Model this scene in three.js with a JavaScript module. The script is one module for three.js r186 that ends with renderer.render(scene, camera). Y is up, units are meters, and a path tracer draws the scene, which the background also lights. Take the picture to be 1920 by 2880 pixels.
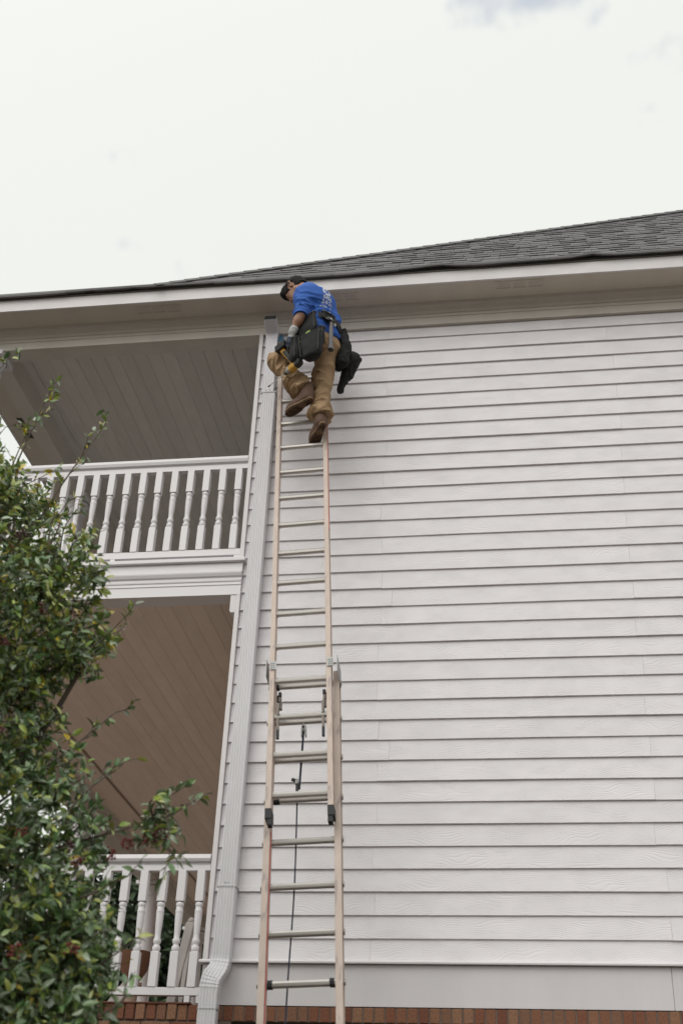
import * as THREE from 'three';
import { mergeGeometries, mergeVertices } from 'three/addons/utils/BufferGeometryUtils.js';
import { RoundedBoxGeometry } from 'three/addons/geometries/RoundedBoxGeometry.js';
import { DecalGeometry } from 'three/addons/geometries/DecalGeometry.js';
import { ImprovedNoise } from 'three/addons/math/ImprovedNoise.js';

// ------------------------------------------------------------------ camera
const scene = new THREE.Scene();
const camera = new THREE.PerspectiveCamera(44.83, 682 / 1024, 0.1, 900);
camera.position.set(2.189, 1.62, 8.63);
camera.rotation.set(0.5528, 0.16087, 0.04293, 'YXZ');
camera.focus = 10.6; camera.userData.fStop = 2.2;
scene.add(camera);

const renderer = new THREE.WebGLRenderer({ antialias: true });
renderer.setSize(682, 1024);
renderer.toneMapping = THREE.LinearToneMapping;
renderer.toneMappingExposure = 1.0;
renderer.shadowMap.enabled = true;

// ------------------------------------------------------------------ random and noise
function rngOf(seed) { let a = seed >>> 0; return () => { a = (a + 0x6D2B79F5) | 0; let t = Math.imul(a ^ (a >>> 15), 1 | a); t = (t + Math.imul(t ^ (t >>> 7), 61 | t)) ^ t; return ((t ^ (t >>> 14)) >>> 0) / 4294967296; }; }
const rnd = rngOf(20417);
const rr = (a, b) => a + (b - a) * rnd();
const perlin = new ImprovedNoise();
const noise = (x, y, z) => perlin.noise(x + 100.3, y + 57.1, z + 31.7);
function fbm(x, y, z, o = 4) { let s = 0, a = 0.5, f = 1; for (let i = 0; i < o; i++) { s += a * noise(x * f, y * f, z * f); a *= 0.5; f *= 2.03; } return s; }
const clamp = (x, a = 0, b = 1) => Math.min(b, Math.max(a, x));
const smooth = (a, b, x) => { const t = clamp((x - a) / (b - a)); return t * t * (3 - 2 * t); };
const V = (x, y, z) => new THREE.Vector3(x, y, z);

// ------------------------------------------------------------------ sky: bright thin overcast with a few grey-blue gaps
{
  const W = 2048, H = 1024, d = new Float32Array(W * H * 4);
  for (let j = 0; j < H; j++) for (let i = 0; i < W; i++) {
    const th = ((i + 0.5) / W - 0.5) * 2 * Math.PI, el = ((j + 0.5) / H - 0.5) * Math.PI;
    const x = Math.cos(el) * Math.cos(th), y = Math.sin(el), z = Math.cos(el) * Math.sin(th);
    let c = [0.875, 0.895, 0.855];
    if (y > 0) {
      const h = 1 / (y + 0.25), px = x * h, pz = z * h;
      const n = fbm(px * 6.5 + 0.4, pz * 6.5, 3.1, 6) + 0.75 * fbm(px * 21 + 5, pz * 21, 1.4, 5);
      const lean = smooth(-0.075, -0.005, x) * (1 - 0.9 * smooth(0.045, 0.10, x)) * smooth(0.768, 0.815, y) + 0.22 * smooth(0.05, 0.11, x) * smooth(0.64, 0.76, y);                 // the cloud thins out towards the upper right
      const gap = smooth(0.02, 0.34, n + lean * 0.72 - 0.36) * 0.8;
      const wisp = smooth(0.05, 0.35, fbm(px * 1.6 + 9, pz * 1.6 + 2, 6.2, 4)) * 0.02;
      const g = [0.53, 0.575, 0.67];
      c = c.map((v, k) => v * (1 - gap) + g[k] * gap - wisp * 0.6 * [1, 0.8, 0.7][k]);
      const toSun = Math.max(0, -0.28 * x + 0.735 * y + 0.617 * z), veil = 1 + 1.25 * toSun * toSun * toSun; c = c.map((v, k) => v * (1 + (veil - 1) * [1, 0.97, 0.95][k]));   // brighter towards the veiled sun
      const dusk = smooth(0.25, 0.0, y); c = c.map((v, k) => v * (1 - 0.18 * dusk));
    } else { c = [0.16, 0.155, 0.13]; }
    const p = (j * W + i) * 4; d[p] = c[0]; d[p + 1] = c[1]; d[p + 2] = c[2]; d[p + 3] = 1;
  }
  const t = new THREE.DataTexture(d, W, H, THREE.RGBAFormat, THREE.FloatType);
  t.mapping = THREE.EquirectangularReflectionMapping; t.magFilter = THREE.LinearFilter; t.minFilter = THREE.LinearFilter; t.needsUpdate = true;
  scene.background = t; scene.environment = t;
}
const sun = new THREE.DirectionalLight(new THREE.Color(1, 0.965, 0.93), 0.6);
sun.position.set(-8, 24, 20); sun.target.position.set(1, 5, 0);
sun.castShadow = true; sun.shadow.radius = 70; sun.shadow.mapSize.set(2048, 2048);
Object.assign(sun.shadow.camera, { left: -14, right: 14, top: 14, bottom: -14, near: 1, far: 70 });
scene.add(sun, sun.target);

// ------------------------------------------------------------------ materials
const std = (r, g, b, rough = 0.7, o = {}) => new THREE.MeshStandardMaterial({ color: new THREE.Color().setRGB(r, g, b), roughness: rough, metalness: 0, side: THREE.DoubleSide, ...o });
function dataTex(w, h, fn, srgb = false) {
  const d = new Uint8Array(w * h * 4);
  for (let j = 0; j < h; j++) for (let i = 0; i < w; i++) { const c = fn(i / w, j / h), p = (j * w + i) * 4; if (Array.isArray(c)) { d[p] = c[0] * 255; d[p + 1] = c[1] * 255; d[p + 2] = c[2] * 255; } else d[p] = d[p + 1] = d[p + 2] = clamp(c) * 255; d[p + 3] = 255; }
  const t = new THREE.DataTexture(d, w, h); t.wrapS = t.wrapT = THREE.RepeatWrapping; t.magFilter = THREE.LinearFilter; t.minFilter = THREE.LinearMipmapLinearFilter; t.generateMipmaps = true;
  if (srgb) t.colorSpace = THREE.SRGBColorSpace; t.needsUpdate = true; return t;
}
// embossed cedar grain on the fibre-cement boards, 2.56 m x 0.64 m
const grainBump = dataTex(2048, 512, (u, v) => {
  const a = u * 2 * Math.PI, b = v * 2 * Math.PI, cx = Math.cos(a) * 1.15, cy = Math.sin(a) * 1.15;
  const warp = noise(cx, cy, Math.cos(b) * 0.9 + 3) * 1.3 + 0.22 * noise(cx * 2.2, cy * 2.2, Math.sin(b) * 1.4 + 7);
  const s = Math.sin((v * 26 + warp * 2.3) * 2 * Math.PI), fine = noise(cx * 14, cy * 14, v * 160);
  const ridge = Math.pow(1 - Math.abs(s), 2.2);
  const gate = smooth(-0.25, 0.3, noise(cx * 3.1 + 9, cy * 3.1, v * 9));
  return 0.5 + 0.42 * ridge * (0.35 + 0.65 * gate) + 0.05 * fine - 0.15;
});
const blotch = dataTex(256, 256, (u, v) => { const a = u * 2 * Math.PI, b = v * 2 * Math.PI; const n = fbm(Math.cos(a) * 1.4 + 3, Math.sin(a) * 1.4, Math.cos(b) * 1.4 + Math.sin(b) * 0.9, 5); const k = 0.955 + 0.10 * n; return [k, k * 0.998, k * 0.994]; });
const roughTex = dataTex(256, 256, (u, v) => { const a = u * 2 * Math.PI, b = v * 2 * Math.PI; return 0.72 + 0.35 * fbm(Math.cos(a) * 3 + 1, Math.sin(a) * 3, Math.cos(b) * 3 + Math.sin(b) * 2, 4); });
const grit = dataTex(256, 256, () => { const k = 0.62 + 0.38 * rnd(); return k; });
const texClone = (t, x, y) => { const c = t.clone(); c.repeat.set(x, y); c.needsUpdate = true; return c; };
const sidingMats = [1, 0.985, 1.012].map((k) => std(0.742 * k, 0.712 * k, 0.738 * k, 0.62, { bumpMap: texClone(grainBump, 1 / 2.56, 1 / 0.64), bumpScale: 0.0036, map: texClone(blotch, 0.45, 1.3) }));
const trim = std(0.70, 0.668, 0.678, 0.5, { map: texClone(blotch, 0.6, 0.8) });
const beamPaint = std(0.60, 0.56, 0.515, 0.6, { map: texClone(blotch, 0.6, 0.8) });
const shadedSoffit = std(0.62, 0.56, 0.49, 0.7, { map: texClone(blotch, 0.7, 0.7) });  // shaded brown of the underside is put into the soffit colour
const ceilMats = [1, 0.97, 1.03].map((k) => std(0.66 * k, 0.61 * k, 0.575 * k, 0.6, { map: texClone(blotch, 1.1, 0.4) }));
const ceilLowMats = [1, 0.97, 1.03].map((k) => std(0.82 * k, 0.69 * k, 0.61 * k, 0.6, { map: texClone(blotch, 1.1, 0.4) }));
const gapDark = std(0.05, 0.045, 0.04, 0.9);
const railPaint = std(0.70, 0.672, 0.69, 0.42);
const baseBoard = std(0.62, 0.59, 0.605, 0.55, { map: texClone(blotch, 0.5, 0.5) });
const spoutMat = std(0.65, 0.635, 0.665, 0.38, { map: texClone(blotch, 2, 0.6) });
const black = std(0.012, 0.012, 0.013, 0.6);
const shingleMats = [0.160, 0.170, 0.178, 0.188, 0.200].map((k) => std(k * 1.05, k, k * 1.02, 0.95, { map: texClone(grit, 3, 3), bumpMap: texClone(grit, 3, 3), bumpScale: 0.002 }));
const brickTone = [[0.225, 0.098, 0.055], [0.205, 0.08, 0.045], [0.25, 0.12, 0.068], [0.175, 0.066, 0.039], [0.265, 0.138, 0.08], [0.21, 0.105, 0.063]];
const brickNoise = dataTex(256, 256, (u, v) => { const n = fbm(u * 14, v * 14, 2.2, 4), k = clamp(0.86 + 0.5 * n + (rnd() - 0.5) * 0.22); return [k, k, k]; });
const brickMats = brickTone.map(([r, g, b]) => std(r, g, b, 0.95, { map: texClone(brickNoise, 6, 6), bumpMap: texClone(brickNoise, 6, 6), bumpScale: 0.004 }));
const mortar = std(0.16, 0.12, 0.10, 0.95);

// ------------------------------------------------------------------ object helpers
const counts = {};
function numbered(n) { const c = counts[n] = (counts[n] ?? -1) + 1; return c ? `${n}_${String(c).padStart(3, '0')}` : n; }
function tag(o, label, category, group, kind) { o.userData.label = label; if (category) o.userData.category = category; if (group) o.userData.group = group; if (kind) o.userData.kind = kind; return o; }
function thing(name, pos, label, category, group) { const o = new THREE.Group(); o.name = numbered(name); o.position.copy(pos); scene.add(o); return tag(o, label, category, group); }
function mesh(name, geo, mat, parent, shift) {           // geometry in world coordinates; shift = the parent thing's base
  if (shift) geo.translate(-shift.x, -shift.y, -shift.z);
  const m = new THREE.Mesh(geo, mat); m.name = name; m.castShadow = m.receiveShadow = true; parent.add(m); return m;
}
const strip = (g) => { const o = g.index ? g.toNonIndexed() : g; for (const k of Object.keys(o.attributes)) if (!['position', 'normal', 'uv'].includes(k)) o.deleteAttribute(k); return o; };
const merge = (list) => mergeGeometries(list.map(strip));
function boxUV(g, s = 1, ou = 0, ov = 0) {               // uv in metres by face direction
  const q = strip(g), p = q.attributes.position, n = q.attributes.normal, uv = new Float32Array(p.count * 2);
  for (let i = 0; i < p.count; i++) {
    const ax = Math.abs(n.getX(i)), ay = Math.abs(n.getY(i)), az = Math.abs(n.getZ(i));
    const [a, b] = az >= ax && az >= ay ? [p.getX(i), p.getY(i)] : ay >= ax ? [p.getX(i), p.getZ(i)] : [p.getZ(i), p.getY(i)];
    uv[2 * i] = a * s + ou; uv[2 * i + 1] = b * s + ov;
  }
  q.setAttribute('uv', new THREE.BufferAttribute(uv, 2)); return q;
}
function box(x0, x1, y0, y1, z0, z1, bevel = 0) {
  const g = bevel ? new RoundedBoxGeometry(x1 - x0, y1 - y0, z1 - z0, 1, bevel) : new THREE.BoxGeometry(x1 - x0, y1 - y0, z1 - z0);
  g.translate((x0 + x1) / 2, (y0 + y1) / 2, (z0 + z1) / 2); return boxUV(g);
}
// profile in (a, b) swept along frames [{p, A, B}]; closed profile, ends capped
function sweep(profile, frames, cap = true) {
  const n = profile.length, pos = [], uv = [], idx = [];
  let len = 0;
  frames.forEach((f, k) => { if (k) len += f.p.distanceTo(frames[k - 1].p); let per = 0; profile.forEach(([a, b], i) => { if (i) per += Math.hypot(a - profile[i - 1][0], b - profile[i - 1][1]); const v = f.p.clone().addScaledVector(f.A, a).addScaledVector(f.B, b); pos.push(v.x, v.y, v.z); uv.push(per, len); }); });
  for (let k = 0; k + 1 < frames.length; k++) for (let i = 0; i < n; i++) { const j = (i + 1) % n, a = k * n + i, b = k * n + j, c = a + n, d = b + n; idx.push(a, b, d, a, d, c); }
  if (cap) { const tri = THREE.ShapeUtils.triangulateShape(profile.map(([a, b]) => new THREE.Vector2(a, b)), []); const last = (frames.length - 1) * n; for (const [a, b, c] of tri) idx.push(a, c, b, last + a, last + b, last + c); }
  const g = new THREE.BufferGeometry(); g.setAttribute('position', new THREE.Float32BufferAttribute(pos, 3)); g.setAttribute('uv', new THREE.Float32BufferAttribute(uv, 2)); g.setIndex(idx);
  const o = g.toNonIndexed(); o.computeVertexNormals(); return o;
}
const prism = (profile, p0, p1, A, B) => sweep(profile, [{ p: p0, A, B }, { p: p1, A, B }]);
function tube(pts, r, seg = 8, radial = 6, taper) {
  const c = new THREE.CatmullRomCurve3(pts), n = Math.max(2, seg), g = new THREE.TubeGeometry(c, n, r, radial, false);
  if (taper !== undefined) { const p = g.attributes.position; for (let i = 0; i <= n; i++) { const q = c.getPointAt(i / n), k = 1 + (taper - 1) * i / n; for (let j = 0; j <= radial; j++) { const a = i * (radial + 1) + j; p.setXYZ(a, q.x + (p.getX(a) - q.x) * k, q.y + (p.getY(a) - q.y) * k, q.z + (p.getZ(a) - q.z) * k); } } }
  return strip(g);
}
function rod(a, b, r0, r1 = r0, seg = 12) {
  const d = b.clone().sub(a), g = new THREE.CylinderGeometry(r1, r0, d.length(), seg);
  g.applyQuaternion(new THREE.Quaternion().setFromUnitVectors(V(0, 1, 0), d.clone().normalize())); g.translate((a.x + b.x) / 2, (a.y + b.y) / 2, (a.z + b.z) / 2); return strip(g);
}
const basis = (x, y, z, p = V(0, 0, 0)) => new THREE.Matrix4().makeBasis(x, y, z).setPosition(p);

// ------------------------------------------------------------------ ground
{
  const g = new THREE.PlaneGeometry(600, 600, 1, 1); g.rotateX(-Math.PI / 2);
  const uv = g.attributes.uv; for (let i = 0; i < uv.count; i++) uv.setXY(i, uv.getX(i) * 600, uv.getY(i) * 600);
  const lawn = dataTex(512, 512, (u, v) => { const a = u * 2 * Math.PI, b = v * 2 * Math.PI; const n = fbm(Math.cos(a) * 2 + 3, Math.sin(a) * 2, Math.cos(b) * 2 + Math.sin(b), 5), k = 0.75 + 0.5 * n + (rnd() - 0.5) * 0.25; return [clamp(0.30 * k), clamp(0.255 * k), clamp(0.20 * k)]; }, false);
  const m = mesh('ground', g, std(0.36, 0.335, 0.315, 1, { map: texClone(lawn, 0.25, 0.25) }), scene);
  tag(m, 'dry pale lawn in front of the house', 'ground', null, 'structure');
}

// ================================================================== HOUSE
const house = thing('house', V(0, 0, 0), 'white clapboard house with dark shingle roof and two-storey side porch', 'house');
const E = 0.15875, LAP0 = 8.827;
const RIGHT = 8.2;                                        // the wall goes on past the frame
const group = (name, parent) => { const g = new THREE.Group(); g.name = name; parent.add(g); return g; };

// clapboards: each board is a tilted plank; butt edge 11 mm deep throws the shadow line
const wall = group('siding_wall', house);
mesh('wall_sheathing', box(-0.02, RIGHT, 3.15, 9.14, -0.14, -0.0235), gapDark, wall);
{
  const board = (x0, x1, yb, yt, lift, k) => {
    const pr = [[yb, -0.001 + lift], [yb + 0.0015, 0.0010 + lift], [yt, -0.0155], [yt, -0.0225], [yb - 0.0005, -0.015 + lift]];
    const n = Math.max(1, Math.round((x1 - x0) / 0.6)), fr = [];
    for (let i = 0; i <= n; i++) { const x = x0 + (x1 - x0) * i / n; fr.push({ p: V(x, noise(x * 0.9, k * 3.3, 1) * 0.0028, noise(x * 0.8 + 4, k * 2.7, 5) * 0.0022), A: V(0, 1, 0), B: V(0, 0, 1) }); }
    return boxUV(sweep(pr, fr), 1, rnd() * 2.56, rnd() * 0.64);
  };
  for (let k = 0; k <= 34; k++) {
    const yb = k === 34 ? 3.436 : LAP0 - k * E, yt = k === 0 ? 8.95 : LAP0 - (k - 1) * E + 0.012;
    const cuts = [0.002];
    if (k % 2 === 0) { cuts.push((k > 18 ? 1.13 : 1.135) + rr(-0.02, 0.02)); cuts.push(cuts[1] + 3.66); }
    else { cuts.push(3.09 + rr(-0.03, 0.03)); if (k === 7 || k === 17 || k === 25) cuts.splice(1, 0, k === 7 ? 0.42 : 1.22); cuts.push(6.7 + rr(-0.05, 0.05)); }
    if (k === 9 || k === 15) cuts.splice(1, 0, 0.55 + rr(-0.03, 0.1));
    cuts.push(RIGHT);
    for (let i = 0; i + 1 < cuts.length; i++) mesh('clapboard', board(cuts[i] + (i ? 0.0005 : 0), cuts[i + 1] - 0.0005, yb + rr(-0.0014, 0.0014), yt, rr(-0.0012, 0.0025), k * 7 + i), sidingMats[Math.floor(rnd() * 3)], wall);
  }
}
mesh('corner_trim', merge([box(-0.036, 0, 3.44, 8.954, -0.14, 0.022, 0.003)]), trim, house);
mesh('corbel', (() => { const s = [[-0.078, 6.258], [-0.078, 6.118], [-0.066, 6.104], [-0.0365, 6.104], [-0.0365, 6.258]]; return boxUV(prism(s, V(0, 0, -0.12), V(0, 0, 0.019), V(1, 0, 0), V(0, 1, 0))); })(), trim, house);
// frieze over siding and over the porch opening, crown, soffit, fascia
const XL = -2.71;                                         // outer face of the porch's side beam
mesh('frieze_board', merge([box(XL, RIGHT, 8.953, 9.145, -0.155, 0.020, 0.002), box(XL, RIGHT, 9.035, 9.06, 0.018, 0.0265, 0.002)]), beamPaint, house);
mesh('side_beam', box(-2.71, -2.54, 8.953, 9.30, -13.6, -0.157, 0.002), beamPaint, house);
{
  const cr = [[9.07, 0.0205], [9.078, 0.030], [9.086, 0.032], [9.098, 0.038], [9.118, 0.062], [9.128, 0.084], [9.134, 0.088], [9.149, 0.100], [9.149, 0.0205]];
  mesh('crown_moulding', boxUV(prism(cr, V(-2.80, 0, 0), V(RIGHT, 0, 0), V(0, 1, 0), V(0, 0, 1))), beamPaint, house);
  // side crown along the porch
  const cs = cr.map(([y, z]) => [y, -(z - 0.02)]);
  mesh('crown_moulding', boxUV(prism(cs, V(-2.71, 0, -13.6), V(-2.71, 0, 0.0), V(0, 1, 0), V(1, 0, 0))), beamPaint, house);
  // crown inside the porch, on the side beam
  const ci = [[9.20, 0], [9.205, 0.012], [9.215, 0.016], [9.235, 0.040], [9.25, 0.052], [9.268, 0.058], [9.268, 0]];
  mesh('crown_moulding', boxUV(prism(ci, V(-2.54, 0, -13.6), V(-2.54, 0, -0.157), V(0, 1, 0), V(1, 0, 0))), beamPaint, house);
}
const soffit = mesh('soffit', merge([box(-3.03, RIGHT, 9.15, 9.165, -0.0, 0.332), box(-3.03, -2.70, 9.15, 9.165, -13.9, -0.001)]), shadedSoffit, house);
function vent(cx, cz, along, painted) {
  const g = [], w = 0.40, dz = 0.075, y = 9.15;
  const put = (a0, a1, b0, b1, y0, y1) => g.push(along ? box(cx + b0, cx + b1, y0, y1, cz + a0, cz + a1) : box(cx + a0, cx + a1, y0, y1, cz + b0, cz + b1));
  put(-w / 2 - 0.014, w / 2 + 0.014, -dz / 2 - 0.014, -dz / 2, y - 0.004, y - 0.0003); put(-w / 2 - 0.014, w / 2 + 0.014, dz / 2, dz / 2 + 0.014, y - 0.004, y - 0.0003);
  for (const s of [-1, 1]) put(s > 0 ? w / 2 : -w / 2 - 0.014, s > 0 ? w / 2 + 0.014 : -w / 2, -dz / 2, dz / 2, y - 0.004, y - 0.0003);
  for (const c of [-1 / 6, 1 / 6]) put(c * w - 0.014, c * w + 0.014, -dz / 2, dz / 2, y - 0.004, y - 0.0003);
  const v = mesh('soffit_vent', merge(g), shadedSoffit, soffit); const slot = [], dark = [];
  for (const c of [-1 / 3, 0, 1 / 3]) {
    const a0 = c * w - w / 6 + 0.016, a1 = c * w + w / 6 - 0.016;
    const P = (l, b0, b1, y0, y1) => l.push(along ? box(cx + b0, cx + b1, y0, y1, cz + a0, cz + a1) : box(cx + a0, cx + a1, y0, y1, cz + b0, cz + b1));
    if (painted) P(dark, -dz / 2 + 0.004, dz / 2 - 0.004, y - 0.0012, y - 0.0005);
    else for (let i = 0; i < 6; i++) P(dark, -dz / 2 + 0.003 + i * 0.012, -dz / 2 + 0.0118 + i * 0.012, y - 0.0022, y - 0.0005);
  }
  mesh('vent_screen', merge(dark), painted ? ventScreen : black, soffit); void v; void slot;
}
const ventScreen = std(0.54, 0.49, 0.43, 0.8);
vent(-0.955, 0.235, false, true); vent(0.69, 0.235, false, true); vent(2.33, 0.255, false, true); vent(5.6, 0.25, false, true);
vent(-2.868, -1.48, true, false); vent(-2.868, -4.4, true, false); vent(-2.868, -7.4, true, false);
{
  const pr = [[9.142, 0.334], [9.268, 0.334], [9.268, 0.352], [9.142, 0.352]];
  const fr = []; for (let x = -3.05; x <= RIGHT + 0.01; x += 0.75) fr.push({ p: V(x, noise(x * 0.7, 2, 2) * 0.004, noise(x * 0.6, 8, 2) * 0.003), A: V(0, 1, 0), B: V(0, 0, 1) });
  mesh('fascia', merge([boxUV(sweep(pr, fr)), box(-3.05, -3.031, 9.142, 9.268, -13.9, 0.333)]), trim, house);
}
// crawl of the roof: steep hipped main roof and the lower roof over the porch
const roof = group('roof', house);
{
  const S = 51 * Math.PI / 180, up = V(0, Math.sin(S), -Math.cos(S)), nrm = V(0, Math.cos(S), Math.sin(S));
  const E0 = V(-1.02, 9.293, 0.385), slope = 0.565;       // metres up the slope per metre along the eave at the hip
  const at = (x, l) => E0.clone().addScaledVector(up, l).setX(x);
  const g = new THREE.BufferGeometry(), A = [], deckX = 9;
  const hipTop = at(deckX, slope * (deckX + 1.02)), lowTop = V(-1.02, 9.85, -1.9), cor = V(-3.09, 9.293, 0.385);
  const backL = V(-3.09, 9.293, -14), backTop = V(deckX, hipTop.y, -8), dn = (v) => v.clone().addScaledVector(nrm, -0.012);
  const tri = (...p) => { for (const q of p) A.push(q.x, q.y, q.z); };
  tri(dn(at(-1.02, 0)), dn(at(deckX, 0)), dn(hipTop));                             // front plane
  tri(cor, E0, lowTop); tri(E0, hipTop, lowTop); tri(cor, lowTop, backL); tri(lowTop, hipTop, backTop); tri(lowTop, backTop, backL);
  g.setAttribute('position', new THREE.Float32BufferAttribute(A, 3)); g.computeVertexNormals(); g.setAttribute('uv', new THREE.Float32BufferAttribute(new Float32Array(A.length / 3 * 2), 2));
  mesh('roof_deck', g, std(0.075, 0.074, 0.072, 0.95), roof);
  mesh('drip_board', merge([box(-3.08, RIGHT, 9.269, 9.281, 0.30, 0.362)]), std(0.16, 0.14, 0.12, 0.8), roof);
  // shingle tabs: a slab of the given width, thickness th, lying on the slope; the butt edge faces down
  const tab = (x0, x1, l0, l1, th, tilt, roughEdge) => {
    const a = at(x0, l0), b = at(x1, l0), c = at(x1, l1), d = at(x0, l1); const h0 = 0.004 + th, h1 = 0.002;
    const q = [a, b, c, d].map((v) => v.clone()), t = [a, b].map((v, i) => v.clone().addScaledVector(nrm, h0 + tilt * (i ? 1 : -1)).addScaledVector(up, roughEdge * (i ? 1 : -1))).concat([c, d].map((v) => v.clone().addScaledVector(nrm, h1)));
    const P = []; const quad = (p, r, s, u) => { for (const v of [p, r, s, p, s, u]) P.push(v.x, v.y, v.z); };
    quad(t[0], t[1], t[2], t[3]); quad(q[0], q[1], t[1], t[0]); quad(q[0], t[0], t[3], q[3]); quad(q[1], q[2], t[2], t[1]);
    const o = new THREE.BufferGeometry(); o.setAttribute('position', new THREE.Float32BufferAttribute(P, 3)); o.computeVertexNormals();
    const uv = []; for (let i = 0; i < P.length / 3; i++) uv.push(P[3 * i] + P[3 * i + 1], P[3 * i + 2] * 1.5); o.setAttribute('uv', new THREE.Float32BufferAttribute(uv, 2)); return o;
  };
  const C = 0.140; let nTab = 0; const rest = shingleMats.map(() => []);
  for (let c = 1; c < 40; c++) {
    const l0 = c * C, xh = -1.02 + l0 / slope; let x = Math.max(xh - rr(0.0, 0.15), -1.02);
    while (x < deckX - 0.3) {
      const w = rr(0.08, 0.17), thick = rnd() < 0.5 ? rr(0.003, 0.005) : rr(0.008, 0.0115), x1 = Math.max(x, xh) + w;
      const xs = Math.max(x, xh); const m = Math.floor(rnd() * 5);
      if (x1 - xs > 0.03) {
        const t = tab(xs, x1, l0 + rr(-0.006, 0.006), l0 + C + 0.03, thick, rr(-0.0015, 0.0015), rr(-0.002, 0.002));
        if (xs < 4.25 && nTab < 285) { mesh('shingle', t, shingleMats[m], roof); nTab++; } else rest[m].push(t);
      }
      x = x1 + 0.004;
    }
  }
  rest.forEach((l, i) => { if (l.length) { const m = mesh('shingles', merge(l), shingleMats[i], roof); m.userData.kind = 'stuff'; } });
  // cap shingles folded over the hip
  { const d = at(deckX, slope * (deckX + 1.02)).sub(E0), L = d.length(); d.normalize(); const sx = V(0, 0, 0).crossVectors(d, nrm).normalize();
    for (let t = 0.05; t < L - 0.3; t += 0.145) { const a = E0.clone().addScaledVector(d, t), b = E0.clone().addScaledVector(d, t + 0.30), w = 0.085 + rr(-0.004, 0.004); const pr = (q, h) => ({ p: q.clone().addScaledVector(nrm, h), A: sx, B: nrm }); mesh('hip_cap', sweep([[-w, -0.03], [-0.012, 0.0], [w, -0.002], [w, 0.004], [-0.012, 0.007], [-w, -0.024]], [pr(a, 0.020), pr(b, 0.010)]), shingleMats[Math.floor(rnd() * 5)], roof); } }
  // bent starter course hanging over the eave, with lifted and torn places
  let x = -3.1;
  while (x < deckX) {
    const w = rr(0.22, 0.42), x1 = x + w, n = 4, dips = [];
    const lift = (q) => 0.011 * noise(q * 1.1, 3.3, 9) + 0.016 * Math.exp(-Math.pow((q - 1.62) / 0.14, 2)) + 0.024 * Math.exp(-Math.pow((q - 2.95) / 0.10, 2)) - 0.008 * Math.exp(-Math.pow((q - 0.5) / 0.7, 2)) + 0.004 * noise(q * 6, 1, 1);
    const P = []; const row = (k) => { const q = x + w * k / n, y = 9.287 + lift(q) + dropOff, z = 0.402 + 0.3 * lift(q); return [V(q, y - 0.006, z + 0.001), V(q, y + 0.012, z + 0.003), V(q, y + 0.05, z - 0.05), V(q, 9.40, 0.31), V(q, 9.385, 0.30), V(q, y + 0.012, z - 0.06)]; };
    const dropOff = rr(-0.004, 0.003);
    const rows = []; for (let k = 0; k <= n; k++) rows.push(row(k)); void dips;
    for (let k = 0; k < n; k++) for (let i = 0; i < 6; i++) { const j = (i + 1) % 6, a = rows[k][i], b = rows[k][j], c2 = rows[k + 1][j], d2 = rows[k + 1][i]; for (const v of [a, b, c2, a, c2, d2]) P.push(v.x, v.y, v.z); }
    for (const R of [rows[0], rows[n]]) for (const t of [[0, 1, 2], [0, 2, 5], [5, 2, 3], [5, 3, 4]]) for (const i of t) P.push(R[i].x, R[i].y, R[i].z);
    const o = new THREE.BufferGeometry(); o.setAttribute('position', new THREE.Float32BufferAttribute(P, 3)); o.computeVertexNormals(); const uv = []; for (let i = 0; i < P.length / 3; i++) uv.push(P[3 * i], P[3 * i + 1] + P[3 * i + 2]); o.setAttribute('uv', new THREE.Float32BufferAttribute(uv, 2));
    mesh('shingle', o, shingleMats[2 + Math.floor(rnd() * 3)], roof); x = x1 + 0.002;
  }
}
// porch ceilings of single boards
function ceiling(y, x0, x1, z0, z1, mats) {
  const c = group('porch_ceiling', house);
  mesh('ceiling_backing', box(x0, x1, y + 0.006, y + 0.03, z0, z1), mats[1], c);
  const w = 0.1425; for (let x = x1; x > x0 + 0.02; x -= w) {
    const a = Math.max(x - w, x0) + 0.0014, b = x - 0.0014;
    const pr = [[a, y + 0.004], [a + 0.004, y - 0.0015], [a + 0.012, y - 0.0015], [a + 0.0135, y], [b - 0.005, y], [b, y + 0.004], [b, y + 0.006], [a, y + 0.006]];
    mesh('ceiling_board', boxUV(prism(pr, V(0, rr(-0.0006, 0.0006), z0), V(0, rr(-0.0006, 0.0006), z1), V(1, 0, 0), V(0, 1, 0)), 1, rnd(), rnd()), mats[Math.floor(rnd() * 3)], c);
  }
}
ceiling(9.27, -2.54, -0.02, -13.6, -0.156, ceilMats);
ceiling(6.45, -2.95, -0.02, -13.6, -0.14, ceilLowMats);
// solid behind: wall along the porch, far walls, inner floors
mesh('side_wall', box(-0.02, 0.12, 0, 9.14, -13.9, -0.142), trim, house);
mesh('back_wall', merge([box(0.12, RIGHT, 0, 9.14, -13.9, -13.7), box(RIGHT - 0.14, RIGHT, 0, 3.149, -13.7, -0.15), box(RIGHT - 0.14, RIGHT, 3.149, 9.14, -13.7, -0.142)]), trim, house);
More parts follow.
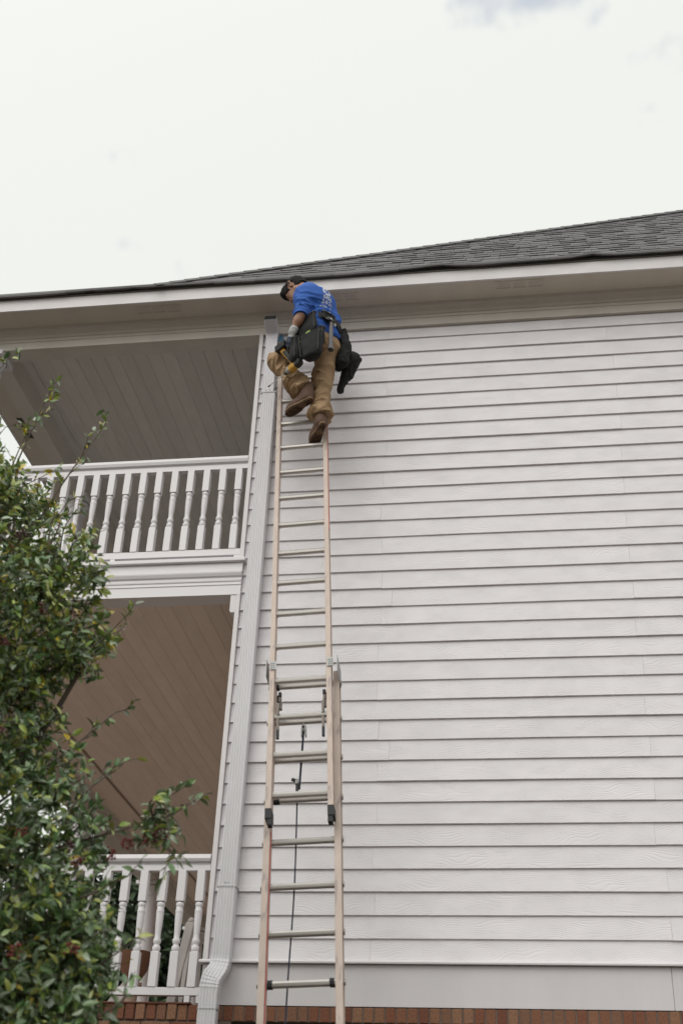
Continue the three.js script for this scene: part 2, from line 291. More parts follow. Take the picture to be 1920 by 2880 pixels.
// balcony entablature (floor edge of the upper porch)
{
  const prof = [[6.262, -0.14], [6.262, 0.024], [6.348, 0.024], [6.352, 0.030], [6.362, 0.030], [6.365, 0.024], [6.378, 0.024], [6.384, 0.031], [6.395, 0.033], [6.398, 0.026], [6.418, 0.026], [6.428, 0.040], [6.450, 0.050], [6.462, 0.052], [6.468, 0.030], [6.552, 0.030], [6.552, -0.14]];
  mesh('entablature', boxUV(prism(prof, V(-3.2, 0, 0), V(-0.001, 0, 0), V(0, 1, 0), V(0, 0, 1))), railPaint, house);
  mesh('floor_nosing', merge([box(-3.2, 0.022, 6.556, 6.592, -0.16, 0.062, 0.006)]), railPaint, house);
  mesh('balcony_floor', box(-3.2, -0.021, 6.5, 6.592, -13.6, -0.165), std(0.32, 0.31, 0.30, 0.7), house);
  mesh('lower_beam', merge([box(-3.2, -2.95, 6.262, 6.499, -13.6, -0.142), box(-2.952, -2.90, 6.40, 6.449, -13.6, -0.142)]), beamPaint, house);
  const d = []; for (let z = -0.4; z > -13; z -= 0.045) d.push(box(-2.60, -2.56, 6.4440, 6.4458, z - 0.030, z)); mesh('ceiling_vent', merge(d), std(0.34, 0.255, 0.205, 0.9), house);
}
// ---- railings
const balProfile = (h) => {                              // turned middle of a baluster: list of [radius, height]
  const k = h;                                           // from block to block
  return [[0.020, 0], [0.0285, 0.012], [0.0285, 0.034], [0.020, 0.044], [0.019, 0.052], [0.0275, 0.062], [0.0275, 0.082], [0.020, 0.094], [0.0205, 0.12], [0.0255, 0.20], [0.0262, 0.26], [0.022, 0.36], [0.0185, k - 0.094], [0.020, k - 0.09], [0.0275, k - 0.076], [0.0275, k - 0.058], [0.0195, k - 0.048], [0.0195, k - 0.040], [0.0285, k - 0.030], [0.0285, k - 0.010], [0.020, k]].map(([r, y]) => new THREE.Vector2(r, y));
};
function balusterGeo(y0, y1) {
  const H = y1 - y0, bot = 0.235, top = 0.215, mid = H - bot - top, s = 0.029;
  const lathe = new THREE.LatheGeometry(balProfile(mid), 14); lathe.translate(0, y0 + bot, 0);
  const b = (a, c) => { const g = new RoundedBoxGeometry(2 * s, c - a, 2 * s, 2, 0.004); g.translate(0, (a + c) / 2, 0); return g; };
  return boxUV(merge([lathe, b(y0, y0 + bot), b(y1 - top, y1)]));
}
function railing(name, o) {
  const r = group(name, house);
  mesh('top_rail', boxUV(prism(o.top, V(o.x0, 0, 0), V(o.x1, 0, 0), V(0, 1, 0), V(0, 0, 1))), railPaint, r);
  mesh('bottom_rail', merge(o.bottom), railPaint, r);
  const g = balusterGeo(o.b0, o.b1); g.translate(0, 0, -0.02);
  for (let i = 0; i < o.n; i++) { const m = mesh('baluster', g, railPaint, r); m.position.x = o.first - i * o.step; m.rotation.y = rr(-0.03, 0.03); m.castShadow = true; }
  return r;
}
mesh('dark_gap_strip', box(-2.56, -0.095, 6.5935, 6.6405, -0.058, -0.050), std(0.02, 0.021, 0.028, 0.6), house);  // thin near-black strip filling the gap under the bottom rail
railing('balcony_railing', { x0: -2.56, x1: -0.037, top: [[7.496, -0.045], [7.496, 0.006], [7.538, 0.006], [7.545, 0.0], [7.553, 0.0], [7.560, 0.022], [7.585, 0.030], [7.612, 0.026], [7.617, 0.018], [7.617, -0.06], [7.553, -0.052]], bottom: [box(-2.56, -0.037, 6.642, 6.702, -0.048, 0.004, 0.003), box(-0.09, -0.037, 6.593, 6.641, -0.048, 0.003), box(-1.14, -1.10, 6.593, 6.641, -0.048, 0.003), box(-2.2, -2.16, 6.593, 6.641, -0.048, 0.003)], b0: 6.703, b1: 7.495, n: 17, first: -0.111, step: 0.1405 });
railing('porch_railing', { x0: -2.95, x1: -0.042, top: [[4.055, -0.045], [4.055, 0.004], [4.092, 0.004], [4.098, -0.006], [4.112, -0.006], [4.118, 0.022], [4.135, 0.031], [4.160, 0.027], [4.168, 0.016], [4.168, -0.06], [4.112, -0.052]], bottom: [box(-2.95, -0.03, 3.210, 3.262, -0.048, 0.004, 0.003), box(-0.145, -0.108, 3.162, 3.209, -0.048, 0.003), box(-0.062, -0.03, 3.162, 3.209, -0.048, 0.003), box(-1.6, -1.56, 3.162, 3.209, -0.048, 0.003)], b0: 3.263, b1: 4.054, n: 20, first: -0.105, step: 0.1385 });
// ---- columns
function column(x, z, y0, y1, r, name = 'column') {
  const c = group(name, house), sh = [], n = 14;
  for (let i = 0; i <= n; i++) { const t = i / n; sh.push(new THREE.Vector2(r * (1 - 0.17 * t * t), 0.12 + (y1 - y0 - 0.27) * t)); }
  const shaft = new THREE.LatheGeometry(sh, 28); shaft.translate(x, y0, z); mesh('shaft', boxUV(shaft), railPaint, c);
  const rt = r * 0.83, h = y1 - y0 - 0.16;
  const cap = new THREE.LatheGeometry([[rt, -0.05], [rt + 0.012, -0.045], [rt + 0.012, -0.03], [rt, -0.024], [rt, 0.03], [rt + 0.014, 0.036], [rt + 0.018, 0.05], [rt + 0.01, 0.056], [rt + 0.03, 0.085], [rt + 0.045, 0.105], [0.001, 0.106]].map(([a, b]) => new THREE.Vector2(a, h + b)), 28); cap.translate(x, y0, z);
  mesh('capital', boxUV(merge([cap, box(x - rt - 0.055, x + rt + 0.055, y1 - 0.053, y1 - 0.002, z - rt - 0.055, z + rt + 0.055, 0.004)])), railPaint, c);
  const base = new THREE.LatheGeometry([[r + 0.035, 0.045], [r + 0.04, 0.06], [r + 0.035, 0.078], [r + 0.015, 0.082], [r + 0.02, 0.10], [r + 0.012, 0.118], [r, 0.121]].map(([a, b]) => new THREE.Vector2(a, b)), 28); base.translate(x, y0, z);
  mesh('column_base', boxUV(merge([base, box(x - r - 0.045, x + r + 0.045, y0 + 0.001, y0 + 0.046, z - r - 0.045, z + r + 0.045, 0.004)])), railPaint, c);
}
for (const z of [-0.085, -2.62, -5.2, -7.8, -10.4, -13]) column(-2.628, z, 6.592, 8.953, 0.098);
for (const z of [-0.2, -2.4, -5.38, -8.45, -11.1, -13.3]) column(-3.06, z, 3.15, 6.262, 0.145);
// ---- foundation: drip cap, smooth board, brick with rowlock course over a dark opening
mesh('drip_cap', merge([boxUV(prism([[3.4275, -0.10], [3.4225, 0.030], [3.432, 0.032], [3.443, 0.024], [3.449, 0.004], [3.449, -0.10]], V(-0.058, 0, 0), V(RIGHT, 0, 0), V(0, 1, 0), V(0, 0, 1)))]), trim, house);
mesh('skirt_board', merge([box(-0.03, 3.083, 3.153, 3.421, -0.12, -0.004, 0.002), box(3.085, RIGHT, 3.153, 3.421, -0.12, -0.006, 0.002)]), baseBoard, house);
const bw = group('brick_wall', house);
{
  mesh('mortar_bed', merge([box(0.19, RIGHT, 3.052, 3.146, -0.35, -0.009), box(2.48, RIGHT, 0, 3.051, -0.35, -0.009), box(-0.05, 0.189, 0, 3.146, -0.35, -0.009), box(-3.3, -0.051, 0, 3.152, -0.35, -0.012)]), mortar, bw);
  const bricks = [0, 1, 2, 3].map((k) => { const g = new RoundedBoxGeometry(0.0625, 0.092, 0.10, 1, 0.004); const p = g.attributes.position; for (let i = 0; i < p.count; i++) p.setXYZ(i, p.getX(i) + 0.0022 * noise(p.getX(i) * 40 + k * 9, p.getY(i) * 40, 1), p.getY(i) + 0.0022 * noise(p.getX(i) * 40, p.getY(i) * 40 + k * 5, 7), p.getZ(i)); g.computeVertexNormals(); return boxUV(g, 1, rnd(), rnd()); });
  const put = (x, y, z, s = 1, rot = 0) => { const m = mesh('brick', bricks[Math.floor(rnd() * 4)], brickMats[Math.floor(rnd() * 6)], bw); m.position.set(x, y, z); m.scale.y = s; m.rotation.z = rot + rr(-0.012, 0.012); m.rotation.y = rr(-0.01, 0.01); };
  for (let x = 0.02; x < 4.6; x += 0.0728) put(x, 3.101 + rr(-0.001, 0.001), -0.052 + rr(-0.003, 0.003));
  for (let x = -0.075; x > -3.0; x -= 0.0728) put(x, 3.104 + rr(-0.002, 0.002), -0.046 + rr(-0.004, 0.004), 1.06);
  const str = [0, 1].map(() => boxUV(new RoundedBoxGeometry(0.195, 0.058, 0.10, 1, 0.004), 1, rnd(), rnd()));
  const run = (x, y, w = 1) => { const m = mesh('brick', str[Math.floor(rnd() * 2)], brickMats[Math.floor(rnd() * 6)], bw); m.position.set(x, y, -0.053 + rr(-0.002, 0.002)); m.scale.x = w; };
  for (let k = 0; k < 3; k++) { for (let x = -0.12; x > -3.0; x -= 0.205) run(x - (k % 2) * 0.1, 3.014 - k * 0.0675); for (let x = 2.60; x < 4.6; x += 0.205) run(x + (k % 2) * 0.1, 3.014 - k * 0.0675); }
  const more = []; for (let k = 3; k < 44; k++) { for (let x = -0.12; x > -3.1; x -= 0.205) more.push(new THREE.BoxGeometry(0.195, 0.058, 0.06).translate(x - (k % 2) * 0.1, 3.014 - k * 0.0675, -0.033)); for (let x = 2.60; x < 8; x += 0.205) more.push(new THREE.BoxGeometry(0.195, 0.058, 0.06).translate(x + (k % 2) * 0.1, 3.014 - k * 0.0675, -0.033)); }
  for (let k = -1; k < 3; k++) for (let x = 4.75; x < 8; x += 0.205) more.push(new THREE.BoxGeometry(0.195, 0.058, 0.06).translate(x + (k & 1) * 0.1, 3.014 - k * 0.0675, -0.033));
  const mm = mesh('bricks', boxUV(merge(more)), brickMats[0], bw); mm.userData.kind = 'stuff';
  mesh('brick_coping', (() => { const fr = []; for (let x = -3.3; x <= -0.045; x += 0.08) fr.push({ p: V(x, 0.004 * noise(x * 9, 1, 4), 0.004 * noise(x * 7, 5, 4)), A: V(0, 1, 0), B: V(0, 0, 1) }); return boxUV(sweep([[3.154, -0.34], [3.154, 0.010], [3.162, 0.013], [3.166, 0.004], [3.166, -0.34]], fr)); })(), brickMats[3], bw);
  mesh('opening_lining', merge([box(0.195, 2.47, 2.98, 3.051, -1.2, -0.36), box(0.19, 2.48, 0, 2.98, -1.25, -1.2)]), black, house);
  mesh('porch_floor', box(-3.3, -0.021, 3.0, 3.152, -13.6, -0.351), std(0.35, 0.27, 0.21, 0.8), house);
}
// ---- downspout: corrugated pipe with crimped elbow at the top, joints and an offset at the foot
{
  const ds = group('downspout', house);
  const prof = (w, d) => { const a = w / 2, o = []; const ribs = 5; o.push([-a + 0.006, 0], [-a, 0.006], [-a, d - 0.006], [-a + 0.006, d]); for (let i = 0; i < ribs; i++) { const c = -a + w * (i + 1) / (ribs + 1); o.push([c - 0.006, d], [c - 0.0035, d - 0.0028], [c + 0.0035, d - 0.0028], [c + 0.006, d]); } o.push([a - 0.006, d], [a, d - 0.006], [a, 0.006], [a - 0.006, 0]); return o; };
  const X = V(1, 0, 0), Z = V(0, 0, 1), f = (x, y, z = 0.012) => ({ p: V(x, y, z), A: X, B: Z });
  mesh('pipe_section', sweep(prof(0.108, 0.072), [f(0.098, 8.19), f(0.094, 8.86)]), spoutMat, ds);
  mesh('pipe_section', sweep(prof(0.120, 0.080), [f(0.109, 3.90), f(0.112, 6.0), f(0.110, 8.235)]), spoutMat, ds);
  mesh('pipe_section', sweep(prof(0.126, 0.083), [f(0.107, 3.47), f(0.108, 3.925)]), spoutMat, ds);
  // top elbow: crimped bend that turns out from the wall, its unlit inside painted in as a black plug
  const fr = []; for (let i = 0; i <= 16; i++) { const t = i / 16, a = smooth(0.02, 0.60, t) * 1.18, s = t * 0.275, rip = i > 2 && i < 10 && i % 2 ? 0.0035 : 0; let y = 8.855, z = 0.012; for (let q = 0; q < 20; q++) { const aa = smooth(0.02, 0.60, t * q / 20) * 1.18; y += Math.cos(aa) * s / 20; z += Math.sin(aa) * s / 20; } const B = V(0, -Math.sin(a), Math.cos(a)); fr.push({ p: V(0.094 + 0.0 * t, y, z).addScaledVector(B, -rip), A: X.clone().multiplyScalar(1 + rip * 16), B: B.clone().multiplyScalar(1 + rip * 20) }); }
  mesh('elbow', sweep(prof(0.111, 0.074), fr, false), spoutMat, ds);
  const e = fr[16]; mesh('dark_mouth_plug', prism([[-0.050, 0.004], [0.050, 0.004], [0.053, 0.02], [0.053, 0.055], [0.050, 0.070], [-0.050, 0.070], [-0.053, 0.055], [-0.053, 0.02]], e.p.clone().add(V(0, -0.012, -0.030)), e.p.clone().add(V(0, -0.001, -0.002)), e.A, e.B), black, ds);
  // offset elbows at the foot
  const pts = [[0.107, 3.50, 0.012], [0.106, 3.43, 0.014], [0.101, 3.385, 0.028], [0.090, 3.348, 0.052], [0.076, 3.315, 0.072], [0.065, 3.275, 0.083], [0.061, 3.225, 0.086], [0.061, 3.15, 0.086]];
  const fr2 = []; for (let i = 0; i <= 28; i++) { const c = new THREE.CatmullRomCurve3(pts.map((p) => V(...p))), p = c.getPoint(i / 28), t = c.getTangent(i / 28), A = V(-t.y, t.x, 0).normalize(), rip = i > 3 && i < 25 && i % 2 ? 0.003 : 0; fr2.push({ p: p.clone().addScaledVector(Z, -rip), A: A.multiplyScalar((i > 2 && i < 26 ? 1.04 : 1) + rip * 10), B: Z.clone().multiplyScalar(1 + rip * 22) }); }
  mesh('elbow', sweep(prof(0.124, 0.082), fr2), spoutMat, ds);
  mesh('pipe_section', sweep(prof(0.126, 0.085), [f(0.059, 0.1, 0.084), f(0.061, 3.175, 0.084)]), spoutMat, ds);
  const screw = [V(0.085, 8.252, 0.0925), V(0.118, 8.256, 0.0925), V(0.095, 3.945, 0.093), V(0.118, 3.945, 0.093)].map((p) => { const s = new THREE.SphereGeometry(0.0045, 8, 6); s.translate(p.x, p.y, p.z); return s; });
  mesh('rivet', merge(screw), std(0.35, 0.35, 0.35, 0.4, { metalness: 0.6 }), ds);
  mesh('strap', merge([box(0.040, 0.178, 8.228, 8.238, 0.008, 0.0945), box(0.038, 0.178, 3.914, 3.924, 0.008, 0.097), box(-0.006, 0.130, 3.098, 3.103, 0.084, 0.171)]), std(0.42, 0.42, 0.42, 0.45), ds);
}
// ================================================================== EXTENSION LADDER
{
  const el = 76 * Math.PI / 180, ti = -0.089;
  const u = V(Math.sin(ti), Math.cos(ti) * Math.sin(el), -Math.cos(ti) * Math.cos(el)), r = V(1, 0.048, 0).normalize(), n = V(0, 0, 0).crossVectors(r, u).normalize(), tb = -0.080, ub = V(Math.sin(tb), Math.cos(tb) * Math.sin(el), -Math.cos(tb) * Math.cos(el));
  const B0 = V(0.892, 3.032, 1.343), F0 = V(0.795, 4.2, 1.172), S = 0.3048;
  const P = (o, k, a = 0, b = 0) => o.clone().addScaledVector(o === B0 ? ub : u, k * S).addScaledVector(r, a).addScaledVector(n, b);
  const kFoot = -(B0.y - 0.02) / (u.y * S), base = P(B0, kFoot); base.y = 0;
  const L = thing('extension_ladder', base, 'tall tan fibreglass extension ladder leaning against the clapboards beside the downspout', 'ladder');
  const add = (name, g, m, parent = L) => mesh(name, g, m, parent, base);
  const scuff = dataTex(128, 1024, (u, v) => { const n = fbm(u * 3, v * 26, 4.4, 4), m = smooth(0.16, 0.34, fbm(u * 5 + 2, v * 17, 9.1, 4)) * 0.30, k = clamp(0.93 + 0.16 * n + 0.05 * noise(u * 60, v * 7, 2)); return [clamp(k * (1 - m * 1.05)), clamp(k * (1 - m)), clamp(k * (1 - m * 0.85))]; });
  const frp = std(0.57, 0.465, 0.405, 0.6, { map: texClone(scuff, 5, 0.33) }), frpIn = std(0.50, 0.385, 0.33, 0.6), red = std(0.42, 0.06, 0.05, 0.6), alu = std(0.50, 0.47, 0.445, 0.45, { metalness: 0.6, roughnessMap: roughTex }), steel = std(0.33, 0.33, 0.325, 0.55, { metalness: 0.6 }), rub = std(0.02, 0.021, 0.023, 0.7);
  const rail = (o, k0, k1, a, s, d, name) => {            // channel section opening outwards; s is the side (+1 right)
    const w = o === F0 ? 0.033 : 0.040, f = 0.004, h = d / 2, q = [[0, -h], [w, -h], [w, -h + f], [f, -h + f], [f, h - f], [w, h - f], [w, h], [0, h]].map(([x, y]) => [s * (a + x), y]);
    const fr = [k0, (k0 + k1) / 2, k1].map((k) => ({ p: P(o, k), A: r, B: n }));
    const m = add(name, boxUV(sweep(q, fr)), frp);
    add('rail_edge', sweep([[s * (a - 0.0006), -h + 0.010], [s * (a - 0.0025), -h + 0.010], [s * (a - 0.0025), h - 0.006], [s * (a - 0.0006), h - 0.006]], fr), frpIn, m).position.set(0, 0, 0);
    return m;
  };
  const dR = (t) => { const o = []; for (let i = 0; i < 16; i++) { const a = i / 16 * 2 * Math.PI, k = 1 + 0.035 * Math.cos(8 * a); o.push([t * k * Math.cos(a), t * k * Math.sin(a)]); } return o; };
  const rung = (o, k, a) => {
    const m = add('rung', sweep(dR(0.0205), [{ p: P(o, k, -a), A: u, B: n }, { p: P(o, k, a), A: u, B: n }]), alu), rings = [];
    for (const s of [-1, 1]) for (const [x, t] of [[0.004, 0.025], [0.018, 0.0225]]) rings.push(sweep(dR(t), [{ p: P(o, k, s * (a - x)), A: u, B: n }, { p: P(o, k, s * (a - x - 0.006)), A: u, B: n }]));
    add('rung_collar', merge(rings), alu, m).position.set(0, 0, 0);
  };
  const aB = 0.203, aF = 0.180;
  for (const s of [-1, 1]) { rail(B0, kFoot + 0.1, 7.26, aB, s, 0.078, 'base_rail'); rail(F0, -0.42, 15.85, aF, s, 0.074, 'fly_rail'); }
  const line = (s, o, a, k0, k1, b) => sweep([[s * a, b], [s * (a + 0.0045), b], [s * (a + 0.0045), b + 0.007], [s * a, b + 0.007]], [{ p: P(o, k0), A: r, B: n }, { p: P(o, k1), A: r, B: n }]);
  add('red_stripe', line(1, F0, aF + 0.0332, 7.6, 15.6, 0.029), red); add('red_stripe', line(-1, B0, aB - 0.0075, -6, 3.2, 0.030), red);
  for (let k = -9; k <= 7; k++) rung(B0, k, aB);
  for (let k = 0; k <= 15; k++) rung(F0, k, aF);
  const knob = (o, k, x, b = 0) => { const g = new THREE.CylinderGeometry(0.017, 0.019, 0.012, 14); g.rotateZ(Math.PI / 2); const q = P(o, k, x, b); g.translate(q.x, q.y, q.z); return g; };
  for (let k = -9; k <= 7; k++) for (const s of [-1, 1]) add('rung_plug', knob(B0, k, s * (aB + 0.046)), alu);
  const slab = (o, k, a0, a1, b0, b1, h) => sweep([[a0, b0], [a1, b0], [a1, b1], [a0, b1]], [{ p: P(o, k), A: r, B: n }, { p: P(o, k + h / S), A: r, B: n }]);
  // shoes on the fly rails, guides where the sections overlap, blue caps at the top
  for (const s of [-1, 1]) {
    const lo = Math.min(s * (aF - 0.004), s * (aF + 0.037)), hi = Math.max(s * (aF - 0.004), s * (aF + 0.037));
    add('rail_shoe', merge([slab(F0, -0.60, lo, hi, -0.042, 0.042, 0.07), slab(F0, -0.74, s < 0 ? hi - 0.026 : lo, s < 0 ? hi : lo + 0.03, -0.01, 0.036, 0.046)]), rub);
    const g0 = Math.min(s * (aF - 0.008), s * (aB + 0.044)), g1 = Math.max(s * (aF - 0.008), s * (aB + 0.044));
    const gd = add('guide_bracket', merge([slab(B0, 7.10, Math.min(s * (aF - 0.004), s * (aF + 0.038)), Math.max(s * (aF - 0.004), s * (aF + 0.038)), 0.158, 0.163, 0.072), slab(B0, 6.94, s > 0 ? g1 - 0.004 : g0, s > 0 ? g1 : g0 + 0.004, -0.03, 0.163, 0.14)]), steel);
    const marks = []; for (let i = 0; i < 6; i++) marks.push(slab(B0, 7.13 + 0.06 * (i % 3), s * (aF + 0.012 + 0.016 * Math.floor(i / 3)) - 0.005, s * (aF + 0.012 + 0.016 * Math.floor(i / 3)) + 0.004, 0.1632, 0.1638, 0.010));
    add('bracket_stamp', merge(marks), std(0.10, 0.10, 0.10, 0.7), gd).position.set(0, 0, 0);
    const cap = slab(F0, 15.72, Math.min(s * (aF - 0.006), s * (aF + 0.047)), Math.max(s * (aF - 0.006), s * (aF + 0.047)), -0.044, 0.044, 0.085); add('rail_cap', cap, std(0.045, 0.14, 0.23, 0.5));
    // rung lock: hook over the base rung, spring wire and rubber tongue
    const x = s * (aF - 0.028), pv = V(0, 0, 0);
    const lk = add('rung_lock', merge([slab(F0, 2.55, x - 0.009, x + 0.009, -0.06, -0.046, 0.055), slab(F0, 2.36, x - 0.004, x + 0.012, -0.075, -0.05, 0.06), slab(F0, 2.0, x - 0.008, x + 0.008, 0.018, 0.028, 0.10), slab(F0, 1.62, x - 0.007, x + 0.007, 0.0, 0.024, 0.10)]), std(0.17, 0.14, 0.12, 0.55, { metalness: 0.3 }));
    add('rubber_tongue', merge([slab(F0, 1.40, x - 0.009, x + 0.009, 0.004, 0.022, 0.085), slab(F0, 2.68, x - 0.010, x + 0.010, -0.062, -0.040, 0.035), slab(F0, 2.60, x + s * 0.016 - 0.008, x + s * 0.016 + 0.008, -0.09, -0.06, 0.05)]), rub, lk).position.set(0, 0, 0);
    add('spring_wire', tube([P(F0, 2.6, x + 0.012, -0.04), P(F0, 2.3, x + 0.014, 0.02), P(F0, 2.0, x + 0.008, 0.032)], 0.003, 8, 5), rub, lk).position.set(0, 0, 0); void pv;
    // feet on the lawn
    add('ladder_foot', slab(B0, kFoot, s * (aB + 0.02) - 0.03, s * (aB + 0.02) + 0.03, -0.05, 0.05, 0.09), rub);
  }
  add('rung_sleeve', merge([[-1, -0.006], [1, 0.0]].map(([s]) => sweep(dR(0.0265), [{ p: P(B0, 0, s * 0.165), A: u, B: n }, { p: P(B0, 0, s * 0.193), A: u, B: n }]))), rub);
  add('rung_pad', merge([sweep(dR(0.0265), [{ p: P(B0, 4, -0.196), A: u, B: n }, { p: P(B0, 4, -0.155), A: u, B: n }]), sweep(dR(0.0265), [{ p: P(B0, 7, -0.196), A: u, B: n }, { p: P(B0, 7, -0.180), A: u, B: n }])]), rub);
  // pulley and haul rope
  const pl = add('pulley', merge([slab(B0, 5.60, -0.022, -0.014, -0.016, 0.016, 0.085), slab(B0, 5.60, 0.004, 0.012, -0.016, 0.016, 0.085)]), steel);
  { const g = new THREE.CylinderGeometry(0.020, 0.020, 0.012, 18); g.rotateZ(Math.PI / 2); const q = P(B0, 5.74, -0.005); g.translate(q.x, q.y, q.z); add('pulley_wheel', merge([g, tube([P(B0, 5.85, -0.005), P(B0, 6.0, -0.005)], 0.012, 4, 6)]), std(0.2, 0.19, 0.18, 0.5, { metalness: 0.4 }), pl).position.set(0, 0, 0); }
  const rope = [P(B0, 5.66, -0.008, 0), P(B0, 5.0, -0.024, -0.03), P(B0, 4.3, -0.033, -0.02)];
  const rope2 = [P(B0, 4.1, -0.045, -0.02), P(B0, 2, -0.058, -0.045), P(B0, 0, -0.088, -0.05), P(B0, -3, -0.12, -0.05), P(B0, -8, -0.16, -0.04)];
  const navy = std(0.025, 0.028, 0.05, 0.85);
  add('rope', tube(rope, 0.0075, 16, 7), navy); add('rope', tube(rope2, 0.005, 40, 7), navy);
  add('rope_clip', merge([slab(B0, 4.10, -0.050, -0.034, -0.005, 0.02, 0.08), tube([P(B0, 4.5, -0.075, 0), P(B0, 4.44, -0.05, 0.01)], 0.012, 5, 7)]), rub);
  add('clip_ring', tube([P(B0, 4.34, -0.048, 0.02), P(B0, 4.46, -0.042, 0.02)], 0.009, 4, 7), steel);
}

// ================================================================== SIGNED-DISTANCE MESHING (for the figure)
function surfaceNet(f, lo, hi, h) {
  const nx = Math.ceil((hi[0] - lo[0]) / h) + 1, ny = Math.ceil((hi[1] - lo[1]) / h) + 1, nz = Math.ceil((hi[2] - lo[2]) / h) + 1;
  const d = new Float32Array(nx * ny * nz).fill(1), id = (i, j, k) => i + nx * (j + ny * k), BL = 6, rad = BL * h * 0.9;
  for (let k0 = 0; k0 < nz; k0 += BL) for (let j0 = 0; j0 < ny; j0 += BL) for (let i0 = 0; i0 < nx; i0 += BL) {
    const c = f(lo[0] + (i0 + BL / 2) * h, lo[1] + (j0 + BL / 2) * h, lo[2] + (k0 + BL / 2) * h);
    const far = Math.abs(c) > rad + 0.03;
    for (let k = k0; k < Math.min(k0 + BL, nz); k++) for (let j = j0; j < Math.min(j0 + BL, ny); j++) for (let i = i0; i < Math.min(i0 + BL, nx); i++) d[id(i, j, k)] = far ? c : f(lo[0] + i * h, lo[1] + j * h, lo[2] + k * h);
  }
  const vi = new Int32Array(nx * ny * nz).fill(-1), P = [], I = [];
  for (let k = 0; k < nz - 1; k++) for (let j = 0; j < ny - 1; j++) for (let i = 0; i < nx - 1; i++) {
    let m = 0, cx = 0, cy = 0, cz = 0, c = 0; const v = [];
    for (let q = 0; q < 8; q++) { const x = d[id(i + (q & 1), j + ((q >> 1) & 1), k + (q >> 2))]; v.push(x); if (x < 0) m |= 1 << q; }
    if (m === 0 || m === 255) continue;
    for (const [a, b] of [[0, 1], [2, 3], [4, 5], [6, 7], [0, 2], [1, 3], [4, 6], [5, 7], [0, 4], [1, 5], [2, 6], [3, 7]]) if ((v[a] < 0) !== (v[b] < 0)) {
      const t = v[a] / (v[a] - v[b]); cx += (a & 1) + t * ((b & 1) - (a & 1)); cy += ((a >> 1) & 1) + t * (((b >> 1) & 1) - ((a >> 1) & 1)); cz += (a >> 2) + t * ((b >> 2) - (a >> 2)); c++;
    }
    vi[id(i, j, k)] = P.length / 3; P.push(lo[0] + (i + cx / c) * h, lo[1] + (j + cy / c) * h, lo[2] + (k + cz / c) * h);
  }
  for (let k = 1; k < nz - 1; k++) for (let j = 1; j < ny - 1; j++) for (let i = 1; i < nx - 1; i++) {
    const a = d[id(i, j, k)] < 0;
    const face = (b, q) => { if (a === b) return; const [p0, p1, p2, p3] = q; if (a) I.push(p0, p1, p2, p0, p2, p3); else I.push(p0, p2, p1, p0, p3, p2); };
    face(d[id(i + 1, j, k)] < 0, [vi[id(i, j - 1, k - 1)], vi[id(i, j, k - 1)], vi[id(i, j, k)], vi[id(i, j - 1, k)]]);
    face(d[id(i, j + 1, k)] < 0, [vi[id(i - 1, j, k - 1)], vi[id(i - 1, j, k)], vi[id(i, j, k)], vi[id(i, j, k - 1)]]);
    face(d[id(i, j, k + 1)] < 0, [vi[id(i - 1, j - 1, k)], vi[id(i, j - 1, k)], vi[id(i, j, k)], vi[id(i - 1, j, k)]]);
  }
  const g = new THREE.BufferGeometry(); g.setAttribute('position', new THREE.Float32BufferAttribute(P, 3)); g.setIndex(I); g.computeVertexNormals();
  const uv = new Float32Array(P.length / 3 * 2); for (let i = 0; i < P.length / 3; i++) { uv[2 * i] = P[3 * i] + P[3 * i + 2] * 0.7; uv[2 * i + 1] = P[3 * i + 1]; } g.setAttribute('uv', new THREE.BufferAttribute(uv, 2));
  return g;
}
const smin = (a, b, k) => { const h = Math.max(k - Math.abs(a - b), 0) / k; return Math.min(a, b) - h * h * k * 0.25; };
function cap(a, b, ra, rb) {                                 // tapered capsule between two points
  const bx = b.x - a.x, by = b.y - a.y, bz = b.z - a.z, l2 = bx * bx + by * by + bz * bz;
  return (x, y, z) => { const px = x - a.x, py = y - a.y, pz = z - a.z, t = clamp((px * bx + py * by + pz * bz) / l2); const dx = px - bx * t, dy = py - by * t, dz = pz - bz * t; return Math.sqrt(dx * dx + dy * dy + dz * dz) - (ra + (rb - ra) * t); };
}
const union = (list, k) => (x, y, z) => { let d = 1e3; for (const q of list) d = smin(d, q(x, y, z), k); return d; };
function bounds(pts, m) { const lo = [1e9, 1e9, 1e9], hi = [-1e9, -1e9, -1e9]; for (const p of pts) [p.x, p.y, p.z].forEach((v, i) => { lo[i] = Math.min(lo[i], v - m); hi[i] = Math.max(hi[i], v + m); }); return [lo, hi]; }

// ================================================================== THE WORKER
const J = {
  hipR: V(0.681, 8.335, 0.50), hipL: V(0.561, 8.335, 0.63), kneeR: V(0.650, 8.005, 0.455), ankR: V(0.662, 7.64, 0.505), kneeL: V(0.252, 8.285, 0.435), ankL: V(0.508, 7.887, 0.515),
  pelvis: V(0.621, 8.40, 0.565), waist: V(0.608, 8.52, 0.585), chest: V(0.580, 8.735, 0.635), neck: V(0.525, 8.855, 0.65), head: V(0.398, 8.945, 0.59),
  shL: V(0.513, 8.735, 0.755), shR: V(0.655, 8.83, 0.520), elL: V(0.503, 8.478, 0.80), wrL: V(0.436, 8.33, 0.765), haL: V(0.414, 8.28, 0.735), elR: V(0.738, 8.61, 0.55), wrR: V(0.690, 8.49, 0.37),
};
const bodyL = V(-0.68, 0, 0.733), bodyF = V(-0.733, 0, -0.68), Y = V(0, 1, 0);
const mix = (a, b, t) => a.clone().lerp(b, t);
const off = (p, l = 0, f = 0, y = 0) => p.clone().addScaledVector(bodyL, l).addScaledVector(bodyF, f).add(V(0, y, 0));
const manBase = V(0.60, 7.457, 0.40);
